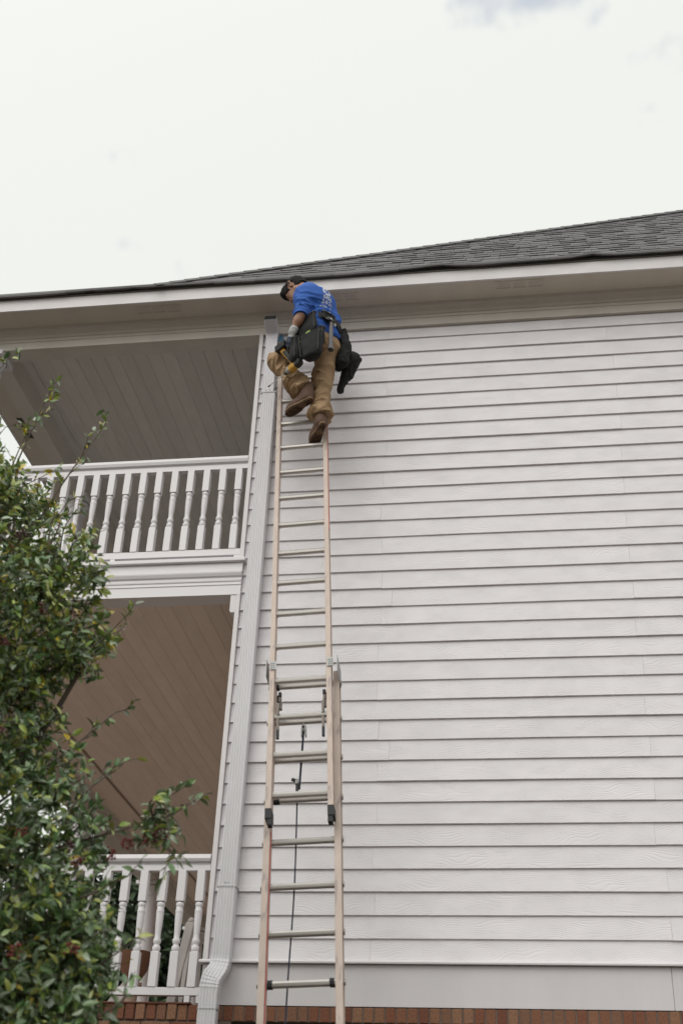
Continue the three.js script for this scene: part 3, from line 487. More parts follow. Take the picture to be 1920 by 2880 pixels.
const man = thing('person', manBase, 'worker in blue long-sleeved shirt and tan work trousers standing on the ladder looking down', 'person');
const M = (name, g, m, parent = man) => mesh(name, g, m, parent, manBase);
const skin = std(0.33, 0.175, 0.115, 0.55), hairM = std(0.007, 0.006, 0.006, 0.95), shirtM = std(0.028, 0.105, 0.41, 0.85), trouserM = std(0.37, 0.245, 0.14, 0.9, { map: texClone(blotch, 3, 3) }), leather = std(0.10, 0.052, 0.03, 0.7), soleM = std(0.17, 0.10, 0.055, 0.8), gloveM = std(0.42, 0.42, 0.42, 0.85), glovePalm = std(0.025, 0.032, 0.06, 0.7);
// frames for the head
const hf = V(-0.52, -0.72, -0.38).normalize(), hl = V(0, 0, 0).crossVectors(Y, hf).normalize(), hu = V(0, 0, 0).crossVectors(hf, hl).normalize();
const H = (l, u, f) => J.head.clone().addScaledVector(hl, l).addScaledVector(hu, u).addScaledVector(hf, f);
const local = (x, y, z) => { const a = x - J.head.x, b = y - J.head.y, c = z - J.head.z; return [a * hl.x + b * hl.y + c * hl.z, a * hu.x + b * hu.y + c * hu.z, a * hf.x + b * hf.y + c * hf.z]; };
const ell = (cl, cu, cf, rl, ru, rf) => (x, y, z) => { const [l, u, f] = local(x, y, z), k = Math.hypot((l - cl) / rl, (u - cu) / ru, (f - cf) / rf); return (k - 1) * Math.min(rl, ru, rf); };
const cranium = ell(0, 0.035, -0.018, 0.076, 0.088, 0.098);
const headF = (() => {
  const face = union([cranium, ell(0, -0.03, 0.036, 0.060, 0.085, 0.060), cap(H(0.022, -0.088, 0.058), H(-0.022, -0.088, 0.058), 0.026, 0.026), cap(H(0.05, -0.065, 0.0), H(0.022, -0.095, 0.05), 0.022, 0.02), cap(H(-0.05, -0.065, 0.0), H(-0.022, -0.095, 0.05), 0.022, 0.02), cap(H(0, -0.03, -0.035), mix(H(0, -0.13, -0.05), J.neck, 0.6), 0.056, 0.058)], 0.03);
  const feat = union([face, cap(H(0, 0.004, 0.090), H(0, -0.036, 0.108), 0.008, 0.0125), cap(H(0.013, -0.038, 0.094), H(-0.013, -0.038, 0.094), 0.009, 0.009), cap(H(0.018, -0.064, 0.086), H(-0.018, -0.064, 0.086), 0.0075, 0.0075), cap(H(0.040, 0.022, 0.078), H(0.012, 0.018, 0.090), 0.010, 0.010), cap(H(-0.040, 0.022, 0.078), H(-0.012, 0.018, 0.090), 0.010, 0.010)], 0.012);
  const eyes = [1, -1].map((s) => cap(H(s * 0.030, 0.000, 0.0935), H(s * 0.034, 0.0, 0.0935), 0.0125, 0.0125));
  const ears = [1, -1].map((s) => { const o = union([cap(H(s * 0.080, 0.028, -0.010), H(s * 0.093, 0.014, -0.030), 0.009, 0.009), cap(H(s * 0.093, 0.014, -0.030), H(s * 0.080, -0.032, -0.010), 0.009, 0.010), cap(H(s * 0.074, 0.014, -0.012), H(s * 0.074, -0.026, -0.008), 0.012, 0.011)], 0.008), hole = cap(H(s * 0.092, 0.008, -0.014), H(s * 0.090, -0.010, -0.012), 0.011, 0.010); return (x, y, z) => Math.max(o(x, y, z), -hole(x, y, z)); });
  return (x, y, z) => { let d = feat(x, y, z); for (const e of eyes) d = Math.max(d, -e(x, y, z)); return Math.min(smin(d, ears[0](x, y, z), 0.006), ears[1](x, y, z)); };
})();
const torsoBits = (g) => [cap(off(J.pelvis, 0.055, 0), off(J.pelvis, -0.045, 0), 0.118 + g, 0.116 + g), cap(off(J.waist, 0.052), off(J.waist, -0.052), 0.104 + g, 0.104 + g), cap(mix(J.chest, J.shL, 0.45), mix(J.chest, J.shR, 0.45), 0.115 + g, 0.115 + g), cap(J.waist, J.chest, 0.115 + g, 0.12 + g), cap(J.chest, J.neck, 0.10 + g, 0.062 + g), cap(J.neck, J.shL, 0.058 + g, 0.062 + g), cap(J.neck, J.shR, 0.058 + g, 0.062 + g)];
const legBits = (g) => [cap(off(J.pelvis, 0.055, -0.02, -0.045), off(J.pelvis, -0.055, -0.02, -0.045), 0.114 + g, 0.114 + g), cap(J.hipR, J.kneeR, 0.090 + g, 0.064 + g), cap(J.kneeR, J.ankR, 0.060 + g, 0.045 + g), cap(J.hipL, J.kneeL, 0.090 + g, 0.064 + g), cap(J.kneeL, J.ankL, 0.060 + g, 0.045 + g)];
const armBits = (g) => [cap(J.shL, J.elL, 0.052 + g, 0.042 + g), cap(J.elL, mix(J.elL, J.wrL, 0.35), 0.041 + g, 0.041 + g), cap(mix(J.elL, J.wrL, 0.35), J.wrL, 0.041 + g, 0.028 + g), cap(J.shR, J.elR, 0.052 + g, 0.042 + g), cap(J.elR, J.wrR, 0.041 + g, 0.028 + g)];
// a hand: palm and five unequal fingers, closing by curl around an axis
function handBits(w, dir, nrm, thumbSide, curl, g = 0) {
  const d = dir.clone().normalize(), nn = nrm.clone().addScaledVector(d, -nrm.dot(d)).normalize(), s = V(0, 0, 0).crossVectors(d, nn).multiplyScalar(thumbSide), o = [];
  const at = (a, b, c) => w.clone().addScaledVector(d, a).addScaledVector(s, b).addScaledVector(nn, c);
  for (const b of [-0.028, -0.010, 0.010, 0.027]) o.push(cap(at(0.0, b * 0.6, 0), at(0.088, b, 0), 0.015 + g, 0.0125 + g));
  [[-0.031, 0.062], [-0.0105, 0.078], [0.0105, 0.084], [0.031, 0.074]].forEach(([b, len], i) => {
    let p = at(0.09, b, 0), a = curl * 0.55; const seg = [0.45, 0.31, 0.24];
    for (let q = 0; q < 3; q++) { const e = p.clone().addScaledVector(d, Math.cos(a) * len * seg[q]).addScaledVector(nn, Math.sin(a) * len * seg[q]).addScaledVector(s, (i - 1.5) * 0.001); o.push(cap(p, e, 0.0098 - q * 0.0008 + g, 0.0092 - q * 0.0008 + g)); p = e; a += curl * (0.9 + 0.05 * i); }
  });
  let p = at(0.022, 0.026, 0.006); for (const [a, b, c, r] of [[0.030, 0.032, 0.012, 0.012], [0.026, 0.014, 0.020, 0.0105], [0.018, 0.002, 0.018, 0.0095]]) { const e = p.clone().addScaledVector(d, a).addScaledVector(s, b).addScaledVector(nn, c * curl); o.push(cap(p, e, r + 0.001 + g, r + g)); p = e; }
  return o;
}
const handL = (g) => handBits(J.wrL, V(-0.35, -0.80, -0.45), V(0.4, -0.3, -0.75), -1, 0.75, g), handR = (g) => handBits(J.wrR, V(-0.45, -0.55, -0.65), V(-0.7, 0.1, 0.5), 1, 0.9, g);
{
  const all = union([...torsoBits(-0.012), ...legBits(-0.012), ...armBits(-0.004)], 0.03);
  const [lo, hi] = bounds([J.hipR, J.kneeR, J.ankR, J.kneeL, J.ankL, J.shL, J.shR, J.elL, J.wrL, J.elR, J.wrR, J.neck], 0.16);
  const body = surfaceNet((x, y, z) => all(x, y, z), lo, hi, 0.011);
  const hb = bounds([J.head], 0.17), head = surfaceNet(headF, hb[0], hb[1], 0.0042);
  const hands = [handL(0), handR(0)].map((l, i) => { const b = bounds([i ? J.wrR : J.wrL], 0.20); return surfaceNet(union(l, 0.008), b[0], b[1], 0.004); });
  M('body', merge([body, head, ...hands]), skin);
}
// hair: short, thick on top, cropped to the nape
{
  const fr = union([ell(0, 0.098, 0.050, 0.066, 0.045, 0.058), ell(0, 0.080, 0.080, 0.054, 0.030, 0.024)], 0.03);
  const f = (x, y, z) => {
    const [l, u, q] = local(x, y, z); let d = cranium(x, y, z) - 0.013;
    d = smin(d, fr(x, y, z), 0.03);
    d = smin(d, ell(0, -0.035, -0.060, 0.060, 0.085, 0.055)(x, y, z), 0.03);
    const cut = Math.max(-(0.75 * u - 0.62 * q - 0.004 + 0.034 * smooth(0.034, 0.062, Math.abs(l))), -(u + 0.125 + 0.3 * q));        // forehead line, nape line
    const side = Math.hypot((u - 0.0) * 0.85, q + 0.012) - 0.036; const ear = Math.abs(l) > 0.055 ? -side : -1;
    const nz = 0.0035 * noise(x * 130, y * 130, z * 130) + 0.006 * noise(x * 40, y * 40, z * 40);
    return Math.max(d + nz, cut * 0.9, ear);
  };
  const b = bounds([J.head], 0.18); M('hair', surfaceNet(f, b[0], b[1], 0.0042), hairM);
  M('eyebrow', merge([1, -1].map((s) => tube([H(s * 0.046, 0.022, 0.086), H(s * 0.030, 0.030, 0.097), H(s * 0.012, 0.026, 0.101)], 0.0030, 6, 5))), hairM);
  M('eye', merge([1, -1].map((s) => { const g = new THREE.SphereGeometry(0.010, 12, 8); const p = H(s * 0.032, 0.0, 0.0815); g.translate(p.x, p.y, p.z); return g; })), std(0.16, 0.10, 0.075, 0.4));
}
// folds: noise squeezed along the limb
const fold = (x, y, z, ax, along, across, seed) => { const t = x * ax.x + y * ax.y + z * ax.z; return noise((x - ax.x * t) * across + ax.x * t * along + seed, (y - ax.y * t) * across + ax.y * t * along, (z - ax.z * t) * across + ax.z * t * along + seed * 2); };
const ridge = (n) => { const a = 1 - Math.abs(n) * 2.2; return a > 0 ? a * a : 0; };
// ---- shirt
let shirt;
{
  const cuffL = mix(J.shL, J.elL, 1.0), sl = [cap(J.shL, mix(J.shL, J.elL, 0.5), 0.069, 0.060), cap(mix(J.shL, J.elL, 0.5), cuffL, 0.060, 0.054), cap(J.shR, J.elR, 0.068, 0.054), cap(J.elR, mix(J.elR, J.wrR, 0.9), 0.054, 0.044)];
  const roll = [cap(mix(J.shL, J.elL, 0.80), mix(J.shL, J.elL, 1.02), 0.060, 0.059)];
  const hem = cap(off(J.pelvis, 0.05, -0.02, -0.0), off(J.pelvis, -0.05, -0.02, 0.0), 0.134, 0.134), tb = union([...torsoBits(0.014), hem], 0.05), ar = union(sl, 0.03), rl = union(roll, 0.02);
  const aL = J.elL.clone().sub(J.shL).normalize(), aT = V(-0.25, 0.93, 0.25).normalize(), diag = V(0.5, 0.6, 0.62).normalize();
  const bottom = off(J.pelvis, 0, 0, -0.03), nb = V(0.10, -0.98, -0.12).normalize(), cuffEnd = mix(J.shL, J.elL, 1.06), collar = mix(J.neck, J.head, 0.42), nc = J.head.clone().sub(J.neck).normalize();
  const f = (x, y, z) => {
    const t = tb(x, y, z), a = ar(x, y, z); let d = smin(t, a, 0.045);
    const el = Math.hypot(x - J.elL.x, y - J.elL.y, z - J.elL.z);
    d -= 0.012 * ridge(fold(x, y, z, aL, 21, 6, 3)) * smooth(0.36, 0.08, el);
    const w = smooth(8.80, 8.50, y), pit = Math.hypot(x - 0.55, y - 8.72, z - 0.73);
    d -= 0.014 * ridge(fold(x, y, z, aT, 13, 4, 11)) * w + 0.013 * ridge(fold(x, y, z, diag, 17, 4, 5)) * smooth(0.24, 0.05, pit) + 0.004 * fold(x, y, z, aT, 8, 9, 7);
    d = smin(d, rl(x, y, z) + 0.003 * Math.sin((x * aL.x + y * aL.y + z * aL.z) * 170), 0.004);
    d = Math.max(d, (x - bottom.x) * nb.x + (y - bottom.y) * nb.y + (z - bottom.z) * nb.z - 0.012 * noise(x * 9, y * 9, z * 9));
    d = Math.max(d, (x - collar.x) * nc.x + (y - collar.y) * nc.y + (z - collar.z) * nc.z);
    if (el < 0.12) d = Math.max(d, (x - cuffEnd.x) * aL.x + (y - cuffEnd.y) * aL.y + (z - cuffEnd.z) * aL.z);
    return d;
  };
  const [lo, hi] = bounds([J.pelvis, J.shL, J.shR, J.elL, J.elR, J.wrR, J.neck], 0.18);
  shirt = M('shirt', surfaceNet(f, lo, hi, 0.0065), shirtM);
}
// print on the back of the shirt
{
  const c = document.createElement('canvas'); c.width = 512; c.height = 768; const x = c.getContext('2d');
  x.fillStyle = '#000'; x.fillRect(0, 0, 512, 768); x.fillStyle = '#fff'; x.strokeStyle = '#fff'; x.textAlign = 'center';
  x.lineWidth = 26; x.beginPath(); x.arc(256, 120, 84, Math.PI * 0.82, Math.PI * 2.18); x.stroke(); x.lineWidth = 16; x.beginPath(); x.arc(256, 128, 44, 0, Math.PI * 1.5); x.stroke(); x.fillRect(196, 176, 120, 20);
  x.font = 'bold 92px sans-serif'; x.fillText('GREG', 256, 282); x.font = 'bold 92px sans-serif'; x.fillText('3-5 2-1', 256, 376);
  x.font = 'bold 46px sans-serif'; x.fillText('A COM', 150, 448); x.fillText('AC', 330, 448);
  x.font = 'bold 52px sans-serif'; x.fillText('LIC', 160, 540); x.fillText('ED', 300, 540); x.fillText('IN', 290, 600); x.fillText('A', 330, 664);
  const tx = new THREE.CanvasTexture(c); const pm = std(0.72, 0.72, 0.74, 0.8, { alphaMap: tx, transparent: true, polygonOffset: true, polygonOffsetFactor: -2 });
  man.updateMatrixWorld(true);
  const back = off(J.chest, -0.045, -0.13, -0.075), z = V(0.80, 0.08, 0.60).normalize(), up = V(-0.22, 0.95, 0.12), xx = V(0, 0, 0).crossVectors(up, z).normalize(), yy = V(0, 0, 0).crossVectors(z, xx);
  const e = new THREE.Euler().setFromRotationMatrix(basis(xx, yy, z));
  const g = new DecalGeometry(shirt, back, e, V(0.25, 0.36, 0.18)); M('shirt_print', g, pm, shirt).position.set(0, 0, 0);
}
// ---- trousers
{
  const lb = legBits(0.007), cuffs = [cap(mix(J.kneeR, J.ankR, 0.80), mix(J.kneeR, J.ankR, 0.99), 0.060, 0.071), cap(mix(J.kneeL, J.ankL, 0.66), mix(J.kneeL, J.ankL, 0.98), 0.064, 0.068)];
  const kn = cap(J.kneeL, mix(J.kneeL, J.hipL, 0.15), 0.074, 0.074), u = union([...lb, kn], 0.05), cu = union(cuffs, 0.02);
  const axT = [[J.hipR, J.kneeR], [J.kneeR, J.ankR], [J.hipL, J.kneeL], [J.kneeL, J.ankL]].map(([a, b]) => ({ a, b, ax: b.clone().sub(a).normalize(), s: cap(a, b, 0.09, 0.06) }));
  const endR = mix(J.kneeR, J.ankR, 1.06), endL = mix(J.kneeL, J.ankL, 1.02), top = off(J.pelvis, 0, 0, 0.0);
  const f = (x, y, z) => {
    let d = smin(u(x, y, z), cu(x, y, z), 0.03), best = axT[0], bd = 9; for (const q of axT) { const v = q.s(x, y, z); if (v < bd) { bd = v; best = q; } }
    const k = axT.indexOf(best), t = clamp(((x - best.a.x) * best.ax.x + (y - best.a.y) * best.ax.y + (z - best.a.z) * best.ax.z) / best.a.distanceTo(best.b));
    const wgt = k === 1 ? 0.5 + 0.9 * smooth(0.5, 1, t) : k === 3 ? 0.6 + 0.8 * smooth(0.35, 0.9, t) : k === 0 ? 0.25 + 0.8 * smooth(0.4, 1, t) : 0.35 + 0.7 * Math.abs(t - 0.5) * 2;
    const fade = smooth(J.pelvis.y + 0.0, J.pelvis.y - 0.09, y), skew = V(best.ax.x + 0.55, best.ax.y, best.ax.z + 0.4).normalize();
    d -= fade * (0.027 * wgt + 0.005) * ridge(fold(x, y, z, skew, 17, 5, 2 + k * 5)) + fade * 0.006 * wgt * ridge(fold(x, y, z, best.ax, 22, 8, 9 + k)) + 0.0035 * fold(x, y, z, skew, 9, 7, 4);
    if (k === 1) d = Math.max(d, (x - endR.x) * best.ax.x + (y - endR.y) * best.ax.y + (z - endR.z) * best.ax.z - 0.006 * noise(x * 22, y * 22, z * 22));
    if (k === 3) d = Math.max(d, (x - endL.x) * best.ax.x + (y - endL.y) * best.ax.y + (z - endL.z) * best.ax.z - 0.006 * noise(x * 22, y * 22, z * 22));
    return Math.max(d, y - top.y);
  };
  const [lo, hi] = bounds([J.pelvis, J.kneeL, J.ankL, J.kneeR, J.ankR], 0.17);
  M('trousers', surfaceNet(f, lo, hi, 0.0065), trouserM);
}
// ---- boots: leather upper, padded collar, welted lug sole
function boot(heel, toe, ank) {
  const F = toe.clone().sub(heel).normalize(), U = ank.clone().sub(heel).addScaledVector(F, -ank.clone().sub(heel).dot(F)).normalize(), S = V(0, 0, 0).crossVectors(F, U);
  const W = (f, u, s) => heel.clone().addScaledVector(F, f).addScaledVector(U, u).addScaledVector(S, s), len = 0.30;
  const up = union([cap(W(0.045, 0.055, 0), W(0.05, 0.10, 0), 0.040, 0.043), cap(W(0.05, 0.10, 0), W(0.055, 0.185, 0), 0.046, 0.052), cap(W(0.06, 0.06, 0), W(0.20, 0.052, 0.004), 0.042, 0.040), cap(W(0.19, 0.050, 0.012), W(0.245, 0.048, 0.006), 0.040, 0.037), cap(W(0.19, 0.046, -0.014), W(0.235, 0.046, -0.008), 0.036, 0.034), cap(W(0.08, 0.12, 0), W(0.17, 0.07, 0), 0.042, 0.036)], 0.035);
  const col = (() => { const c = W(0.055, 0.185, 0); return (x, y, z) => { const px = x - c.x, py = y - c.y, pz = z - c.z, a = px * U.x + py * U.y + pz * U.z, b = Math.hypot(px - a * U.x, py - a * U.y, pz - a * U.z) - 0.052; return Math.hypot(a, b) - 0.011; }; })();
  const top = W(0.055, 0.195, 0), bot = W(0, 0.026, 0);
  const f = (x, y, z) => Math.max(Math.min(smin(up(x, y, z), col(x, y, z), 0.012) + 0.0025 * noise(x * 60, y * 60, z * 60), 9), (x - top.x) * U.x + (y - top.y) * U.y + (z - top.z) * U.z, -((x - bot.x) * U.x + (y - bot.y) * U.y + (z - bot.z) * U.z));
  const [lo, hi] = bounds([W(0.05, 0.1, 0), W(0.05, 0.2, 0), W(0.25, 0.05, 0), heel], 0.09);
  const b = M('boot', surfaceNet(f, lo, hi, 0.0055), leather);
  const outline = (g) => { const o = []; for (let i = 0; i < 40; i++) { const a = i / 40 * 2 * Math.PI, c = Math.cos(a), s = Math.sin(a), fx = 0.146 + (0.142 + g) * c; const t = fx / 0.29, w = (0.037 + 0.013 * smooth(0.35, 0.75, t) - 0.006 * Math.exp(-Math.pow((t - 0.38) / 0.16, 2)) + g); o.push([fx, Math.sign(s) * Math.pow(Math.abs(s), 0.62) * w]); } return o; };
  const lay = (pr, u0, u1) => sweep(pr, [{ p: W(0, u0, 0), A: F, B: S }, { p: W(0, u1, 0), A: F, B: S }]);
  const sole = M('sole', merge([lay(outline(0.004), 0.013, 0.032), lay(outline(-0.002), 0.032, 0.036)]), soleM, b); sole.position.set(0, 0, 0);
  const lug = []; const inside = outline(-0.002);
  const widthAt = (fx) => { let w = 0; for (const [a, s] of inside) if (Math.abs(a - fx) < 0.012) w = Math.max(w, s); return w; };
  const blk = (f0, f1, s0, s1, u0) => lug.push(sweep([[f0, s0], [f1, s0], [f1, s1], [f0, s1]], [{ p: W(0, u0, 0), A: F, B: S }, { p: W(0, 0.0132, 0), A: F, B: S }]));
  for (let fx = 0.016; fx < 0.285; fx += 0.0155) { if (fx > 0.088 && fx < 0.135) continue; const w = widthAt(fx + 0.005); if (w < 0.02) { blk(fx, fx + 0.010, -w * 0.8, w * 0.8, 0.001); continue; } for (const s of [-1, 1]) blk(fx, fx + 0.010, s > 0 ? 0.014 : -w, s > 0 ? w : -0.014, 0.0); if ((fx * 1000 | 0) % 2) blk(fx + 0.002, fx + 0.011, -0.009, 0.009, 0.001); }
  M('sole_lugs', merge(lug), std(0.09, 0.052, 0.03, 0.85), b).position.set(0, 0, 0);
  const lace = []; for (let i = 0; i < 5; i++) { const t = i / 4; const c = [0.175 - 0.07 * t, 0.098 + 0.085 * t]; lace.push(tube([W(c[0], c[1], 0.024), W(c[0] + 0.007, c[1] + 0.008, 0), W(c[0], c[1], -0.024)], 0.003, 6, 5)); }
  M('bootlace', merge(lace), std(0.16, 0.10, 0.05, 0.9), b).position.set(0, 0, 0);
}
boot(V(0.706, 7.505, 0.573), V(0.572, 7.452, 0.318), J.ankR);
boot(V(0.604, 7.742, 0.590), V(0.372, 7.708, 0.44), J.ankL);
// work gloves
for (const [h, w] of [[handL, J.wrL], [handR, J.wrR]]) {
  const b = bounds([w], 0.2), g = M('glove', surfaceNet(union([...h(0.0035), cap(w, w.clone().add(w === J.wrL ? mix(J.elL, J.wrL, 0.85).sub(w) : mix(J.elR, J.wrR, 0.85).sub(w)), 0.034, 0.037)], 0.012), b[0], b[1], 0.004), gloveM);
  M('glove_dip', surfaceNet((() => { const u = union(h(0.0048), 0.010), d = (w === J.wrL ? V(-0.35, -0.80, -0.45) : V(-0.45, -0.55, -0.65)).normalize(), c = w.clone().addScaledVector(d, 0.045); return (x, y, z) => Math.max(u(x, y, z), -((x - c.x) * d.x + (y - c.y) * d.y + (z - c.z) * d.z)); })(), b[0], b[1], 0.004), glovePalm, g).position.set(0, 0, 0);
}

// ================================================================== TOOL BELT AND TOOLS
const nylon = std(0.007, 0.0075, 0.008, 0.85), webbing = std(0.028, 0.026, 0.029, 0.85), piping = std(0.045, 0.043, 0.046, 0.7);
{
  const c = off(J.pelvis, 0, 0, 0.095), tb = thing('tool_belt', c, 'black tool belt with pouches around the waist of the worker', 'tool belt');
  const T = (name, g, m, parent = tb) => { const q = mesh(name, g, m, parent, c); return q; };
  const Rg = (a, o = 0, dy = 0) => off(c, (0.196 + o) * Math.cos(a), (0.163 + o) * Math.sin(a), dy + 0.012 * Math.cos(a) - 0.02 * Math.sin(a));
  const fr = []; for (let i = 0; i <= 48; i++) { const a = i / 48 * 2 * Math.PI, p = Rg(a), B = p.clone().sub(c).setY(0).normalize(); fr.push({ p, A: Y, B }); }
  T('belt', sweep([[-0.032, 0], [-0.028, 0.009], [0.028, 0.009], [0.032, 0], [0.028, -0.004], [-0.028, -0.004]], fr, false), webbing);
  // a pouch: soft box that narrows to the foot, open top with a turned lip, piping down its edges
  const pouch = (o, out, side, w, h, d, taper, lean, name = 'pouch', open = true) => {
    const up = Y.clone().addScaledVector(side, lean).normalize(), n2 = out.clone().addScaledVector(up, -out.dot(up)).normalize(), sd = V(0, 0, 0).crossVectors(up, n2);
    const pr = (k, g) => { const a = w / 2 * k, b = d * (0.55 + 0.45 * k), q = []; for (let i = 0; i < 24; i++) { const t = i / 24 * 2 * Math.PI, c2 = Math.cos(t), s2 = Math.sin(t); q.push([(a + g) * Math.sign(c2) * Math.pow(Math.abs(c2), 0.75), b / 2 + (b / 2 + g) * Math.sign(s2) * Math.pow(Math.abs(s2), 0.8)]); } return q; };
    const n = 10, rows = [];
    for (let i = 0; i <= n; i++) { const t = i / n, k = taper + (1 - taper) * Math.pow(t, 0.8), bul = 0.004 * Math.sin(t * 9 + w * 40); const edge = i === 0 ? 0.72 : i === 1 ? 0.93 : 1; rows.push({ pr: pr(k * edge, bul), p: o.clone().addScaledVector(up, (t - 1) * h) }); }
    const P = [], I = []; rows.forEach((q) => q.pr.forEach(([a, b]) => { const v = q.p.clone().addScaledVector(sd, a).addScaledVector(n2, b); const wob = 0.009 * noise(v.x * 14, v.y * 14, v.z * 14) + 0.004 * noise(v.x * 40, v.y * 40, v.z * 40); v.addScaledVector(n2, wob).addScaledVector(sd, wob * 0.7); P.push(v.x, v.y, v.z); }));
    for (let i = 0; i < n; i++) for (let j = 0; j < 24; j++) { const k = (j + 1) % 24; I.push(i * 24 + j, i * 24 + k, i * 24 + 24 + k, i * 24 + j, i * 24 + 24 + k, i * 24 + 24 + j); }
    for (let j = 1; j < 23; j++) I.push(0, j + 1, j);
    if (!open) for (let j = 1; j < 23; j++) I.push(n * 24, n * 24 + j, n * 24 + j + 1);
    const g = new THREE.BufferGeometry(); g.setAttribute('position', new THREE.Float32BufferAttribute(P, 3)); g.setAttribute('uv', new THREE.Float32BufferAttribute(new Float32Array(P.length / 3 * 2), 2)); g.setIndex(I); g.computeVertexNormals();
    const m = T(name, g, nylon), L2 = rows[n], lip = [...L2.pr, L2.pr[0]].map(([a, b]) => L2.p.clone().addScaledVector(sd, a).addScaledVector(n2, b));
    T('pouch_lip', merge([tube(lip, 0.0045, 40, 6), ...[-1, 1].map((s) => tube([0.06, 0.35, 0.7, 1].map((t) => { const k = taper + (1 - taper) * Math.pow(t, 0.8); return o.clone().addScaledVector(up, (t - 1) * h).addScaledVector(sd, s * w / 2 * k * 0.93).addScaledVector(n2, d * (0.55 + 0.45 * k) * 0.97); }), 0.0035, 10, 5))]), piping, m).position.set(0, 0, 0);
    return m;
  };
  const outL = bodyL.clone().addScaledVector(bodyF, 0.12).normalize();
  const outB = outL.clone().addScaledVector(bodyF, -0.42).normalize();
  pouch(off(c, 0.135, -0.135, -0.255), outB, bodyF, 0.215, 0.235, 0.10, 0.82, 0.10);
  pouch(off(c, 0.165, 0.005, -0.235), outL, bodyF, 0.125, 0.225, 0.11, 0.84, 0.05);
  pouch(off(c, 0.175, -0.055, -0.035), outL.clone().addScaledVector(bodyF, -0.25).normalize(), bodyF, 0.26, 0.20, 0.05, 0.95, 0.18, 'pouch_flap', false);
  pouch(off(c, 0.115, -0.205, -0.19), outL.clone().addScaledVector(bodyF, -0.5).normalize(), bodyF, 0.075, 0.21, 0.06, 0.6, 0.0);
  const outR = bodyL.clone().multiplyScalar(-1).addScaledVector(bodyF, -0.55).normalize();
  const soft = (name, bits, k, seed) => { const f = union(bits.map(([a, b, r0, r1]) => cap(a, b, r0, r1)), k), [lo, hi] = bounds(bits.flatMap(([a, b]) => [a, b]), 0.11); return T(name, surfaceNet((x, y, z) => f(x, y, z) - 0.008 * ridge(noise(x * 16 + seed, y * 11, z * 16)) + 0.006 * noise(x * 24, y * 24 + seed, z * 24), lo, hi, 0.006), nylon); };
  const bag = soft('pouch', [[off(c, -0.185, -0.08, -0.035), off(c, -0.195, -0.085, -0.29), 0.052, 0.046], [off(c, -0.205, -0.045, -0.10), off(c, -0.205, -0.03, -0.29), 0.050, 0.042], [off(c, -0.215, -0.11, -0.13), off(c, -0.21, -0.10, -0.27), 0.046, 0.040], [off(c, -0.17, -0.12, 0.02), off(c, -0.19, -0.10, -0.08), 0.020, 0.034]], 0.035, 3);
  const rim = []; for (let i = 0; i <= 20; i++) { const a = i / 20 * 6.2832; rim.push(off(c, -0.212 - 0.052 * Math.cos(a), -0.075 + 0.075 * Math.sin(a), -0.115 + 0.012 * Math.sin(a + 0.7))); } T('pouch_lip', tube(rim, 0.0065, 40, 6), webbing, bag).position.set(0, 0, 0);
  const hol = soft('holster', [[off(c, -0.292, -0.105, -0.205), off(c, -0.295, 0.055, -0.455), 0.052, 0.030], [off(c, -0.315, -0.10, -0.22), off(c, -0.315, -0.03, -0.34), 0.046, 0.040], [off(c, -0.215, -0.10, -0.16), off(c, -0.285, -0.10, -0.21), 0.022, 0.034]], 0.03, 8);
  T('holster_flap', surfaceNet((() => { const f = union([cap(off(c, -0.345, -0.125, -0.205), off(c, -0.340, -0.07, -0.285), 0.026, 0.020)], 0.01); return (x, y, z) => f(x, y, z) + 0.003 * noise(x * 40, y * 40, z * 40); })(), ...bounds([off(c, -0.34, -0.10, -0.25)], 0.10), 0.006), webbing, hol).position.set(0, 0, 0);
  pouch(off(c, 0.05, -0.172, 0.030), bodyF.clone().multiplyScalar(-1), bodyL, 0.13, 0.075, 0.03, 0.95, 0.0, 'belt_case', false);
  T('belt_strap', merge([tube([off(c, -0.10, -0.145, 0.01), off(c, -0.17, -0.10, -0.03), off(c, -0.20, -0.06, -0.06)], 0.008, 10, 6), tube([off(c, -0.06, -0.16, 0.0), off(c, -0.115, -0.15, -0.09), off(c, -0.17, -0.11, -0.16)], 0.007, 12, 6)]), nylon);
  const ring = new THREE.TorusGeometry(0.022, 0.0035, 8, 20); { const p = off(c, -0.165, -0.10, 0.01); ring.applyMatrix4(basis(bodyL, Y, bodyF.clone(), p)); } T('belt_ring', strip(ring), std(0.25, 0.19, 0.12, 0.4, { metalness: 0.8 }));
  const loop = new THREE.TorusGeometry(0.024, 0.004, 8, 20); { const p = off(c, 0.03, -0.203, -0.055); loop.applyMatrix4(basis(bodyL, bodyF, Y, p)); } T('hammer_loop', merge([strip(loop), rod(off(c, 0.03, -0.170, 0.0), off(c, 0.03, -0.182, -0.055), 0.006)]), std(0.55, 0.55, 0.54, 0.35, { metalness: 0.9 }));
  // green work gloves stuffed in the pouch
  const gl = off(c, 0.205, -0.105, -0.245), gt = thing('spare_glove', gl, 'crumpled lime green glove sticking out of the black pouch on the hip', 'glove');
  const gf = union([cap(off(gl, 0, 0.055, -0.03), off(gl, 0.004, -0.03, 0.012), 0.017, 0.020), cap(off(gl, 0.006, 0.065, -0.005), off(gl, 0, -0.035, 0.022), 0.010, 0.012), cap(off(gl, 0.010, 0.075, -0.032), off(gl, 0.012, -0.0, -0.01), 0.009, 0.012), cap(off(gl, -0.004, 0.03, 0.01), off(gl, 0.002, -0.045, 0.03), 0.010, 0.008)], 0.006), gb = bounds([gl], 0.11);
  mesh('glove_fabric', surfaceNet((x, y, z) => gf(x, y, z) + 0.004 * noise(x * 60, y * 60, z * 60), gb[0], gb[1], 0.004), std(0.26, 0.36, 0.07, 0.7), gt, gl);
}
